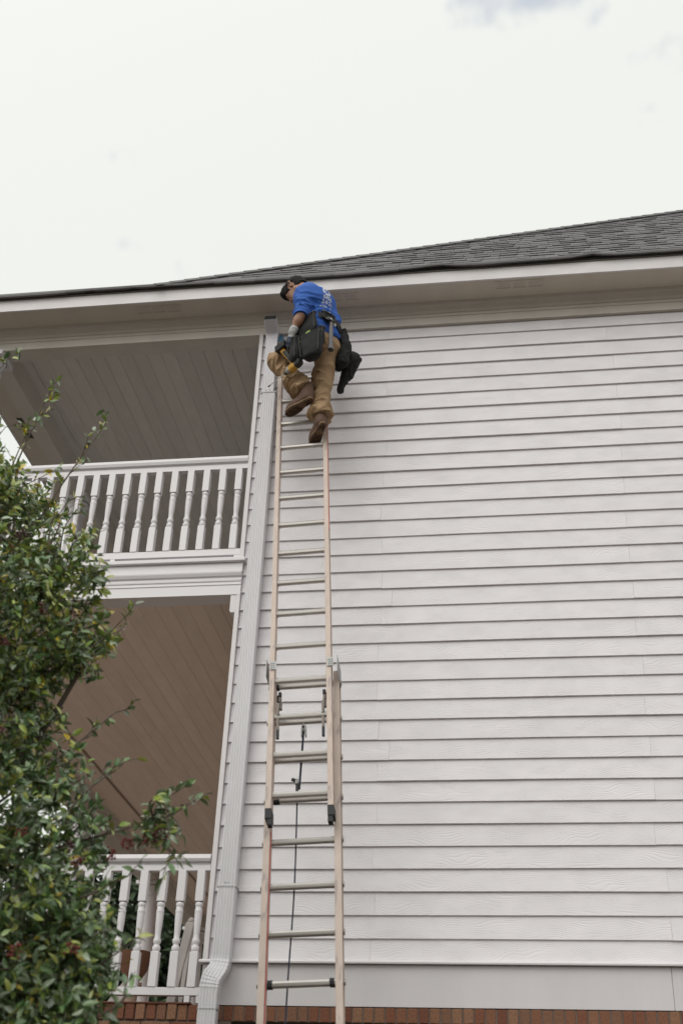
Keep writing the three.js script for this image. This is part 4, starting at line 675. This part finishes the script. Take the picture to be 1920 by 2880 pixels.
{ // hammer hung at the back of the belt
  const top = off(J.pelvis, 0.03, -0.205, 0.045), bot = top.clone().add(V(0.012, -0.325, 0.03)), hm = thing('hammer', bot, 'framing hammer with grey handle hanging from the back of the tool belt', 'hammer');
  const A = top.clone().sub(bot).normalize(), side = bodyL.clone().addScaledVector(bodyF, -0.4).normalize(), n2 = V(0, 0, 0).crossVectors(A, side).normalize();
  const fr = [[0, 0.020, 0.024], [0.012, 0.0215, 0.026], [0.03, 0.017, 0.021], [0.09, 0.0165, 0.020], [0.16, 0.014, 0.017], [0.24, 0.0125, 0.0155], [0.33, 0.012, 0.015]].map(([t, a, b]) => ({ p: bot.clone().addScaledVector(A, t), A: side.clone().multiplyScalar(b / 0.0165), B: n2.clone().multiplyScalar(a / 0.0165) }));
  const oct = [...Array(14)].map((_, i) => [0.02 * Math.cos(i / 14 * 6.2832), 0.02 * Math.sin(i / 14 * 6.2832)]);
  const hd = mesh('handle', sweep(oct, fr), std(0.15, 0.14, 0.145, 0.6, { map: texClone(blotch, 8, 8) }), hm, bot);
  mesh('handle_butt', prism(oct.map(([a, b]) => [a * 1.25, b * 1.05]), bot.clone().addScaledVector(A, -0.004), bot.clone().addScaledVector(A, 0.012), side, n2), black, hd, bot).position.set(0, 0, 0);
  const h0 = bot.clone().addScaledVector(A, 0.335), met = std(0.5, 0.5, 0.5, 0.3, { metalness: 0.9 });
  mesh('hammer_head', merge([rod(h0.clone().addScaledVector(side, -0.062), h0.clone().addScaledVector(side, -0.035), 0.016, 0.015, 16), rod(h0.clone().addScaledVector(side, -0.036), h0.clone().addScaledVector(side, -0.018), 0.011, 0.011, 12), sweep([[-0.016, -0.014], [0.016, -0.014], [0.016, 0.014], [-0.016, 0.014]], [{ p: h0.clone().addScaledVector(side, -0.02), A, B: n2 }, { p: h0.clone().addScaledVector(side, 0.022), A, B: n2 }]), ...[-1, 1].map((s) => tube([h0.clone().addScaledVector(side, 0.015).addScaledVector(n2, s * 0.006), h0.clone().addScaledVector(side, 0.05).addScaledVector(n2, s * 0.009).addScaledVector(A, -0.004), h0.clone().addScaledVector(side, 0.085).addScaledVector(n2, s * 0.013).addScaledVector(A, -0.022)], 0.008, 8, 7, 0.4))]), met, hm, bot);
}
{ // cordless drill hanging nose down through the belt, battery at the top
  const bat = off(J.pelvis, 0.245, 0.175, -0.115), mot = off(J.pelvis, 0.205, 0.045, -0.375), dr = thing('cordless_drill', mot, 'yellow and black cordless drill with long bit hanging from the tool belt', 'drill');
  const ax = bodyF.clone().addScaledVector(Y, -0.02).normalize(), up = bat.clone().sub(mot); const upn = up.clone().addScaledVector(ax, -up.dot(ax)).normalize(), sd = V(0, 0, 0).crossVectors(ax, upn);
  const yel = std(0.52, 0.27, 0.025, 0.45), D = (name, g, m, parent = dr) => mesh(name, g, m, parent, mot);
  const round = (r1, r2) => [...Array(18)].map((_, i) => { const a = i / 18 * 6.2832, c = Math.cos(a), s = Math.sin(a); return [r1 * Math.sign(c) * Math.pow(Math.abs(c), 0.7), r2 * Math.sign(s) * Math.pow(Math.abs(s), 0.7)]; });
  const along = (list, pr) => sweep(pr, list.map(([t, k]) => ({ p: mot.clone().addScaledVector(ax, t), A: upn.clone().multiplyScalar(k), B: sd.clone().multiplyScalar(k) })));
  const bodyM = D('motor_housing', along([[-0.075, 0.80], [-0.065, 1], [0.02, 1], [0.045, 0.9]], round(0.034, 0.031)), yel);
  D('housing_grip', merge([along([[-0.094, 0.7], [-0.088, 0.95], [-0.066, 1.06], [-0.040, 1.06]], round(0.034, 0.031)), ...[0, 1, 2].map((i) => { const g = new RoundedBoxGeometry(0.010, 0.004, 0.03, 1, 0.0015); g.applyMatrix4(basis(ax, sd, upn, mot.clone().addScaledVector(ax, -0.03 + i * 0.018).addScaledVector(sd, 0.0315))); return strip(g); })]), black, bodyM).position.set(0, 0, 0);
  const ch = D('gearbox', along([[0.044, 0.86], [0.062, 0.92], [0.075, 0.75], [0.085, 0.72]], round(0.032, 0.032)), std(0.33, 0.32, 0.30, 0.4, { metalness: 0.7 }));
  D('chuck', along([[0.084, 0.62], [0.092, 0.70], [0.118, 0.66], [0.130, 0.34]], round(0.028, 0.028)), std(0.10, 0.085, 0.07, 0.5, { metalness: 0.4 }), ch).position.set(0, 0, 0);
  const bit = D('drill_bit', rod(mot.clone().addScaledVector(ax, 0.128), mot.clone().addScaledVector(ax, 0.335), 0.0045, 0.004, 10), std(0.62, 0.62, 0.62, 0.25, { metalness: 0.9 }));
  D('bit_tip', rod(mot.clone().addScaledVector(ax, 0.33), mot.clone().addScaledVector(ax, 0.355), 0.0065, 0.006, 10), black, bit).position.set(0, 0, 0);
  const hb = mot.clone().addScaledVector(ax, -0.01).addScaledVector(upn, 0.02), he = bat.clone().addScaledVector(upn, -0.03);
  D('handle', sweep(round(0.024, 0.018), [0, 0.3, 0.6, 1].map((t) => { const p = mix(hb, he, t); return { p, A: ax.clone().multiplyScalar(1 + 0.3 * t * t), B: sd }; })), yel);
  D('handle_grip', sweep(round(0.026, 0.020), [0.12, 0.5, 0.85].map((t) => ({ p: mix(hb, he, t).addScaledVector(ax, -0.006), A: ax, B: sd }))), black);
  const bt = D('battery', (() => { const g = new RoundedBoxGeometry(0.125, 0.062, 0.078, 2, 0.010); g.applyMatrix4(basis(ax, upn, sd, bat)); return strip(g); })(), black);
  D('battery_label', merge([0, 1, 2, 3].map((i) => { const g = new RoundedBoxGeometry(0.016 + 0.004 * (i % 2), 0.005, 0.03, 1, 0.001); g.applyMatrix4(basis(ax, sd, upn, bat.clone().addScaledVector(ax, -0.036 + i * 0.024).addScaledVector(sd, 0.0385))); return strip(g); })), yel, bt).position.set(0, 0, 0);
}

// ================================================================== LOOSE TIMBER AND BASKET IN THE LOWER PORCH
const oldPaint = std(0.50, 0.46, 0.44, 0.7, { map: texClone(blotch, 4, 1.2) });
{
  const plank = (name, b, t, w, d, label, ball) => {
    const o = thing(name, b, label, name === 'newel_post' ? 'post' : 'board', name === 'newel_post' ? undefined : 'loose boards leaning in the lower porch'), ax = t.clone().sub(b).normalize(), A = V(1, 0, 0).addScaledVector(ax, -ax.x).normalize(), B = V(0, 0, 0).crossVectors(ax, A);
    const pr = [[-w / 2 + 0.004, -d / 2], [w / 2 - 0.004, -d / 2], [w / 2, -d / 2 + 0.004], [w / 2, d / 2 - 0.004], [w / 2 - 0.004, d / 2], [-w / 2 + 0.004, d / 2], [-w / 2, d / 2 - 0.004], [-w / 2, -d / 2 + 0.004]];
    mesh(ball ? 'post_shaft' : 'board_face', boxUV(prism(pr, b, t, A, B)), oldPaint, o, b);
    if (ball) { const c = t.clone().addScaledVector(ax, 0.026); const g = new THREE.SphereGeometry(0.028, 18, 12); g.translate(c.x, c.y, c.z); mesh('post_ball', merge([strip(g), rod(t, t.clone().addScaledVector(ax, 0.012), 0.022, 0.018)]), oldPaint, o, b); }
    const nail = []; for (const q of [0.3, 0.7]) { const g = new THREE.SphereGeometry(0.004, 6, 5), p = mix(b, t, q).addScaledVector(B, d / 2); g.translate(p.x, p.y, p.z); nail.push(g); } mesh('nail', merge(nail), gapDark, o, b);
  };
  plank('newel_post', V(-0.30, 3.153, -0.22), V(-0.283, 3.80, -0.5), 0.062, 0.055, 'weathered white post with ball top leaning behind the lower railing', true);
  plank('loose_board', V(-0.222, 3.153, -0.20), V(-0.262, 3.62, -0.44), 0.032, 0.05, 'tallest narrow white board leaning beside the ball-topped post', false);
  plank('loose_board', V(-0.182, 3.153, -0.20), V(-0.225, 3.55, -0.40), 0.026, 0.05, 'shorter narrow white board leaning beside the last baluster', false);
  plank('loose_board', V(-0.085, 3.153, -0.20), V(-0.118, 3.52, -0.41), 0.034, 0.03, 'narrow white board leaning between the last baluster and the corner', false);
  plank('loose_board', V(-0.80, 3.153, -0.36), V(-0.705, 3.40, -0.55), 0.10, 0.02, 'short wide white board leaning far along the lower railing', false);
}
{
  const p = V(-1.46, 3.153, -3), bk = thing('planter_bowl', p, 'brown woven planter bowl on a tan pedestal behind the lower balusters', 'planter');
  const pr = [[0.02, 0.70], [0.03, 0.71], [0.08, 0.75], [0.125, 0.83], [0.148, 0.93], [0.155, 0.98], [0.147, 0.985], [0.138, 0.93], [0.11, 0.83], [0.06, 0.76], [0.01, 0.73]].map(([a, b]) => new THREE.Vector2(a, b)), g = new THREE.LatheGeometry(pr, 40), q = g.attributes.position;
  for (let i = 0; i < q.count; i++) { const k = 1 + 0.05 * noise(q.getX(i) * 40, q.getY(i) * 60, q.getZ(i) * 40); q.setXYZ(i, q.getX(i) * k, q.getY(i), q.getZ(i) * k); } g.computeVertexNormals();
  const bm = new THREE.Mesh(strip(g), std(0.16, 0.075, 0.045, 0.95)); bm.name = 'bowl'; bk.add(bm);
  const st = new THREE.LatheGeometry([[0.13, 0.001], [0.13, 0.03], [0.09, 0.06], [0.062, 0.12], [0.055, 0.4], [0.062, 0.64], [0.09, 0.69], [0.09, 0.715], [0.001, 0.716]].map(([a, b]) => new THREE.Vector2(a, b)), 28); const sm = new THREE.Mesh(strip(st), std(0.36, 0.27, 0.21, 0.85)); sm.name = 'pedestal'; bk.add(sm);
  for (const m of [bm, sm]) m.castShadow = m.receiveShadow = true;
}

// ================================================================== TREES
const leafGeo = (len, wid, curl) => {                    // folded, pointed leaf along +y
  const P = [], I = [], n = 4; for (let i = 0; i <= n; i++) { const t = i / n, w = wid * 0.5 * Math.pow(Math.sin(Math.PI * Math.min(0.985, 0.06 + t * 0.94)), 0.8), z = -curl * len * t * t; P.push(-w, t * len, z + w * 0.38, 0, t * len, z, w, t * len, z + w * 0.38); }
  for (let i = 0; i < n; i++) { const a = i * 3; I.push(a, a + 1, a + 4, a, a + 4, a + 3, a + 1, a + 2, a + 5, a + 1, a + 5, a + 4); }
  const g = new THREE.BufferGeometry(); g.setAttribute('position', new THREE.Float32BufferAttribute(P, 3)); g.setAttribute('uv', new THREE.Float32BufferAttribute(P.flatMap((v, i) => i % 3 === 2 ? [] : [v]), 2)); g.setIndex(I); g.computeVertexNormals(); return g;
};
const leafM = new THREE.MeshPhysicalMaterial({ color: 0xffffff, roughness: 0.28, transmission: 0.28, thickness: 0, clearcoat: 0.45, clearcoatRoughness: 0.28, side: THREE.DoubleSide });
{
  const tr = rngOf(77), R = (a, b) => a + (b - a) * tr(), base = V(-1.15, 0, 3.1);
  const tree = thing('berry_tree', base, 'leafy tree with red berry clusters standing in front of the porch', 'tree');
  const T = (name, g, m, parent = tree) => mesh(name, g, m, parent, base);
  const bark = std(0.085, 0.065, 0.05, 0.95), twigM = std(0.12, 0.09, 0.075, 0.9);
  T('trunk', merge([tube([V(-1.15, 0, 3.1), V(-1.12, 0.9, 3.12), V(-1.02, 1.8, 3.08), V(-0.95, 2.8, 3.15), V(-0.85, 3.9, 3.2), V(-0.75, 5.0, 3.2)], 0.085, 20, 9, 0.22), tube([V(-1.03, 1.7, 3.08), V(-0.7, 2.3, 3.3), V(-0.3, 2.8, 3.3), V(0.1, 3.2, 3.25)], 0.04, 12, 7, 0.3), tube([V(-0.95, 2.8, 3.15), V(-0.6, 3.4, 3.1), V(-0.2, 3.8, 3.1), V(0.05, 4.2, 3.2)], 0.034, 12, 7, 0.3), tube([V(-1.0, 2.2, 3.1), V(-1.4, 3.1, 3.0), V(-1.6, 4.1, 3.0)], 0.045, 12, 7, 0.3), tube([V(-0.9, 3.4, 3.2), V(-0.6, 4.2, 3.5), V(-0.4, 4.9, 3.4)], 0.03, 12, 7, 0.3)]), bark);
  const leaves = [], twigs = [], berries = [];
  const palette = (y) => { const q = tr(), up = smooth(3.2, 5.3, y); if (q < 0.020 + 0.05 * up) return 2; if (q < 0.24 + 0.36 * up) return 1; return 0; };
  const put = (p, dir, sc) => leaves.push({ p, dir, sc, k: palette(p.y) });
  const sprig = (a, b, nL, sc, bend = 0.05) => {          // twig with leaves in a spiral
    const m = mix(a, b, 0.5).add(V(R(-bend, bend), R(-bend, bend) * 0.5, R(-bend, bend))), c = new THREE.CatmullRomCurve3([a, m, b]); twigs.push(tube([a, m, b], 0.0034, 6, 4, 0.35));
    const d = b.clone().sub(a).normalize(); for (let i = 0; i < nL; i++) { const t = 0.18 + 0.82 * (i + tr()) / nL, p = c.getPoint(Math.min(1, t)), s = V(R(-1, 1), R(-1, 1), R(-1, 1)).normalize(), q = d.clone().multiplyScalar(0.55).add(s).add(V(0, -0.10, 0)).normalize(); put(p, q, sc * R(0.8, 1.4)); }
  };
  const blobs = [[-0.85, 4.85, 3.2, 0.68, 0.52], [-0.55, 4.38, 3.25, 0.66, 0.42], [-0.25, 4.28, 3.2, 0.42, 0.24], [-0.68, 3.92, 3.2, 0.66, 0.42], [-0.55, 3.42, 3.3, 0.62, 0.42], [-0.42, 2.98, 3.3, 0.72, 0.42], [-0.38, 2.45, 3.3, 0.78, 0.52], [-1.35, 4.4, 3.1, 0.6, 0.7], [-1.4, 3.2, 3.1, 0.65, 0.8], [-0.5, 1.95, 3.3, 0.7, 0.4], [-0.02, 3.32, 3.2, 0.30, 0.26], [0.06, 2.76, 3.3, 0.36, 0.34], [0.12, 2.45, 3.3, 0.34, 0.26], [0.20, 2.95, 3.3, 0.24, 0.22], [0.24, 2.62, 3.35, 0.24, 0.22], [0.22, 2.32, 3.4, 0.28, 0.20], [0.02, 3.6, 3.25, 0.18, 0.16], [0.52, 3.34, 3.22, 0.12, 0.10], [0.34, 2.42, 3.4, 0.22, 0.22], [0.30, 2.80, 3.4, 0.18, 0.16], [-0.15, 4.75, 3.2, 0.26, 0.22], [-0.55, 5.18, 3.2, 0.30, 0.20]];
  blobs.forEach(([x, y, z, rx, ry], bi) => {
    const off2 = x < -1.2 || y < 2.1, n = Math.round(rx * rx * ry * (off2 ? 700 : 1900));
    for (let i = 0; i < n; i++) {
      let d; do { d = V(R(-1, 1), R(-1, 1), R(-1, 1)); } while (d.length() > 1 || d.length() < 0.2); const k = 0.45 + 0.55 * Math.sqrt(d.length()); d.normalize();
      const lump = 1 + 0.22 * noise(d.x * 2.3 + bi * 3, d.y * 2.3, d.z * 2.3), tip = V(x + d.x * rx * k * lump, y + d.y * ry * k * lump, z + d.z * rx * 0.85 * k * lump);
      const out = V(d.x, d.y * 0.7 + R(-0.1, 0.75), d.z).normalize(), ln = R(0.10, 0.22);
      sprig(tip.clone().addScaledVector(out, -ln), tip, Math.round(R(10, 16)), 1);
    }
    for (let i = 0; i < (x < -1.2 || y < 2.1 ? 300 : 1500) * rx; i++) { const d = V(R(-1, 1), R(-1, 1), R(-1, 1)); if (d.length() > 0.95) continue; put(V(x + d.x * rx * 0.85, y + d.y * ry * 0.85, z + d.z * rx * 0.6 - 0.05), V(R(-1, 1), R(-1, 0.6), R(-1, 1)).normalize(), R(0.9, 1.3)); }
  });
  const branch = (pts, per, sc = 1) => { const c = new THREE.CatmullRomCurve3(pts), L = c.getLength(); twigs.push(tube(pts, 0.007, 14, 6, 0.3)); const n = Math.ceil(L / 0.07); for (let i = 1; i <= n; i++) { const t = i / n, p = c.getPoint(t), d = c.getTangent(t), o = V(R(-1, 1), R(-0.6, 1), R(-1, 1)).normalize().multiplyScalar(0.65).add(d).normalize(); if (tr() < per) sprig(p, p.clone().addScaledVector(o, R(0.05, 0.14)), Math.round(R(3, 7)), sc, 0.02); } };
  branch([V(-0.60, 5.1, 3.2), V(-0.50, 5.6, 3.2), V(-0.418, 5.96, 3.2)], 0.85, 0.85);
  branch([V(-0.40, 4.9, 3.2), V(-0.22, 5.33, 3.2), V(-0.055, 5.66, 3.2)], 0.9, 0.9);
  branch([V(-0.95, 5.3, 3.2), V(-0.86, 5.9, 3.2), V(-0.73, 6.18, 3.2)], 0.8, 0.95);
  branch([V(-0.85, 5.2, 3.2), V(-0.74, 5.5, 3.2), V(-0.65, 5.68, 3.2)], 0.7, 0.85);
  branch([V(-0.62, 5.1, 3.15), V(-0.56, 5.4, 3.2), V(-0.52, 5.62, 3.2)], 0.7, 0.85); branch([V(-0.70, 5.1, 3.1), V(-0.70, 5.35, 3.2), V(-0.67, 5.52, 3.2)], 0.7, 0.85);
  branch([V(-0.30, 3.45, 3.2), V(0.02, 3.72, 3.2), V(0.24, 3.92, 3.2)], 0.75, 1); branch([V(-0.15, 4.1, 3.25), V(0.1, 4.3, 3.2), V(0.235, 4.46, 3.2)], 0.9, 1);
  branch([V(-0.10, 3.22, 3.2), V(0.20, 3.30, 3.2), V(0.42, 3.36, 3.2), V(0.56, 3.40, 3.2), V(0.70, 3.49, 3.2)], 0.55, 1.05);
  branch([V(0.46, 3.37, 3.2), V(0.55, 3.42, 3.25), V(0.62, 3.36, 3.25)], 1, 1.1); branch([V(0.48, 3.38, 3.2), V(0.56, 3.30, 3.2), V(0.60, 3.20, 3.22)], 1, 1.1); branch([V(0.50, 3.38, 3.2), V(0.50, 3.44, 3.3), V(0.60, 3.47, 3.3)], 1, 1.1);
  branch([V(0.05, 2.95, 3.3), V(0.28, 3.02, 3.3), V(0.44, 3.10, 3.3)], 0.9, 1.05); branch([V(0.15, 2.6, 3.3), V(0.36, 2.72, 3.3), V(0.50, 2.82, 3.3)], 0.9, 1.05); branch([V(0.2, 2.45, 3.4), V(0.38, 2.48, 3.4), V(0.52, 2.56, 3.4)], 0.9, 1.05); branch([V(0.05, 3.3, 3.3), V(0.2, 3.5, 3.3), V(0.33, 3.6, 3.3)], 0.8, 1);
  for (let i = 0; i < 26; i++) { const x = R(-1.0, -0.12), y0 = 5.20 - 0.75 * Math.pow(Math.abs(x + 0.75), 1.6), z = R(3.0, 3.45), h = R(0.04, 0.24); branch([V(x, y0 - 0.15, z), V(x + R(-0.02, 0.05), y0 + h * 0.5, z), V(x + R(-0.04, 0.12), y0 + h, z + R(-0.05, 0.05))], 0.7, R(0.75, 1)); }
  // berries
  const bg = new THREE.SphereGeometry(0.0062, 7, 5), berM = [std(0.085, 0.010, 0.009, 0.4), std(0.05, 0.009, 0.008, 0.45), std(0.13, 0.015, 0.010, 0.4)];
  const spots = [[-0.37, 4.43, 3.55], [-0.33, 4.47, 3.6], [-0.157, 3.675, 3.6], [-0.19, 3.70, 3.62], [0.028, 3.205, 3.55], [-0.242, 4.71, 3.6], [0.558, 3.30, 3.28], [0.50, 3.28, 3.26], [0.365, 3.20, 3.3], [0.40, 3.26, 3.26], [-0.035, 2.836, 3.7], [0.133, 2.69, 3.7], [0.33, 2.73, 3.55], [0.24, 3.14, 3.4], [0.19, 3.19, 3.45], [-0.28, 4.66, 3.55], [-0.1, 4.34, 3.5], [0.02, 4.36, 3.4], [-0.22, 4.12, 3.6]];
  for (const [x, y, z] of spots) { const l = []; const n = Math.round(R(11, 20)); for (let i = 0; i < n; i++) { const g = bg.clone(), p = V(x + R(-1, 1) * 0.03, y + R(-1, 1) * 0.026, z + R(-1, 1) * 0.03); g.translate(p.x, p.y, p.z); l.push(g); l.push(tube([p, V(x + (p.x - x) * 0.4, y + 0.02, z + (p.z - z) * 0.4)], 0.0012, 2, 3)); } const m = T('berry_cluster', merge(l), berM[Math.floor(tr() * 3)]); m.userData.kind = 'stuff'; }
  const tw = T('twigs', merge(twigs), twigM); tw.userData.kind = 'stuff';
  const geos = [leafGeo(0.047, 0.021, 0.22), leafGeo(0.043, 0.018, 0.45), leafGeo(0.040, 0.020, 0.05)];
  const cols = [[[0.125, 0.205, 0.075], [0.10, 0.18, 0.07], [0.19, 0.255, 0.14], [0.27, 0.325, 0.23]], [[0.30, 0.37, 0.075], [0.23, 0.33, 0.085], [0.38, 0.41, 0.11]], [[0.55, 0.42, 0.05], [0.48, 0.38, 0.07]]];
  const cp = camera.position; leaves.forEach((l) => { l.d = l.p.distanceTo(cp); l.q = tr(); });
  const vis = (l) => l.p.x > -0.75 && l.p.y > 2.35; const order = leaves.map((l, i) => i).sort((a, b) => (vis(leaves[a]) ? 0 : 50) + leaves[a].d - (vis(leaves[b]) ? 0 : 50) - leaves[b].d), near = new Set(order.slice(0, 290));
  const mats = cols.map((s) => s.map((c) => new THREE.MeshPhysicalMaterial({ color: new THREE.Color().setRGB(...c), roughness: 0.28, transmission: 0.28, thickness: 0, clearcoat: 0.45, clearcoatRoughness: 0.28, side: THREE.DoubleSide })));
  const mtx = (l) => { const y = l.dir, ref = V(0, 0.55, 0.15).add(V(R(-1, 1), R(-0.6, 0.6), R(-1, 1))), x = V(0, 0, 0).crossVectors(y, ref).normalize(), z = V(0, 0, 0).crossVectors(x, y); return basis(x, y, z, l.p).scale(V(l.sc, l.sc, l.sc)); };
  const per = geos.map(() => []); const fol = group('foliage', tree); fol.userData.kind = 'stuff';
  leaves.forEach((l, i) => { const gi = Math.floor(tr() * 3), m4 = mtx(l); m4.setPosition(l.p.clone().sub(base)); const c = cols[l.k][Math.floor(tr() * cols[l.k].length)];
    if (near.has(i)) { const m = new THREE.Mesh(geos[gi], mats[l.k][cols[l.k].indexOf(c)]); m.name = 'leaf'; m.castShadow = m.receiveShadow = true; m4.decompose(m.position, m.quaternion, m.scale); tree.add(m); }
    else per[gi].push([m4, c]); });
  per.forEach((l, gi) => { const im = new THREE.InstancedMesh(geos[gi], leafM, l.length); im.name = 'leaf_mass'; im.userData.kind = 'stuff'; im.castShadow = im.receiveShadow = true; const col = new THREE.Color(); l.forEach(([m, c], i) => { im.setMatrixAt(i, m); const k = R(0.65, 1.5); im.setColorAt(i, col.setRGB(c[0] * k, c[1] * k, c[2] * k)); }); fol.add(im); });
  console.log('leaves', leaves.length);
}
function farTree(x, z, h, rad, seed, label, name) {
  const tr = rngOf(seed), R = (a, b) => a + (b - a) * tr(), base = V(x, 0, z), t = thing(name, base, label, 'tree', undefined);
  const limbs = [tube([V(x, 0, z), V(x + 0.1, h * 0.4, z), V(x, h * 0.9, z)], 0.22, 12, 8, 0.15)]; for (let i = 0; i < 9; i++) { const a = R(0, 6.28), y = h * R(0.25, 0.75); limbs.push(tube([V(x, y, z), V(x + Math.cos(a) * rad * 0.4, y + 0.5, z + Math.sin(a) * rad * 0.4), V(x + Math.cos(a) * rad * 0.8, y + 0.8, z + Math.sin(a) * rad * 0.8)], 0.07, 8, 5, 0.2)); }
  mesh('trunk', merge(limbs), std(0.05, 0.04, 0.035, 0.95), t, base);
  const g = mergeGeometries([0, 1, 2, 3, 4].map(() => { const q = leafGeo(0.20, 0.085, 0.2); q.applyMatrix4(new THREE.Matrix4().makeRotationFromEuler(new THREE.Euler(R(0, 6), R(0, 6), R(0, 6)))); q.translate(R(-0.14, 0.14), R(-0.14, 0.14), R(-0.14, 0.14)); return q; }));
  const n = 5200, im = new THREE.InstancedMesh(g, std(1, 1, 1, 0.7), n), q = new THREE.Quaternion(), col = new THREE.Color(); im.name = 'crown'; im.userData.kind = 'stuff';
  for (let i = 0; i < n; i++) { let d; do { d = V(R(-1, 1), R(-1, 1), R(-1, 1)); } while (d.length() > 1); const k = 1 + 0.45 * noise(d.x * 3 + seed, d.y * 4, d.z * 3); q.setFromEuler(new THREE.Euler(R(0, 6), R(0, 6), R(0, 6))); const s = R(0.7, 1.5); im.setMatrixAt(i, new THREE.Matrix4().compose(V(d.x * rad * k, h * 0.58 + d.y * h * 0.42 * k, d.z * rad * k), q, V(s, s, s))); const c = R(0.6, 1.4); im.setColorAt(i, col.setRGB(0.030 * c, 0.052 * c, 0.020 * c)); }
  t.add(im);
}
farTree(-6.6, -20, 11.5, 3.0, 5, 'dark evergreen tree behind the porch, the one nearer the house', 'background_tree');
farTree(-11.2, -23, 10.5, 3.4, 9, 'dark evergreen tree behind the porch, the one farther from the house', 'background_tree');

renderer.render(scene, camera);
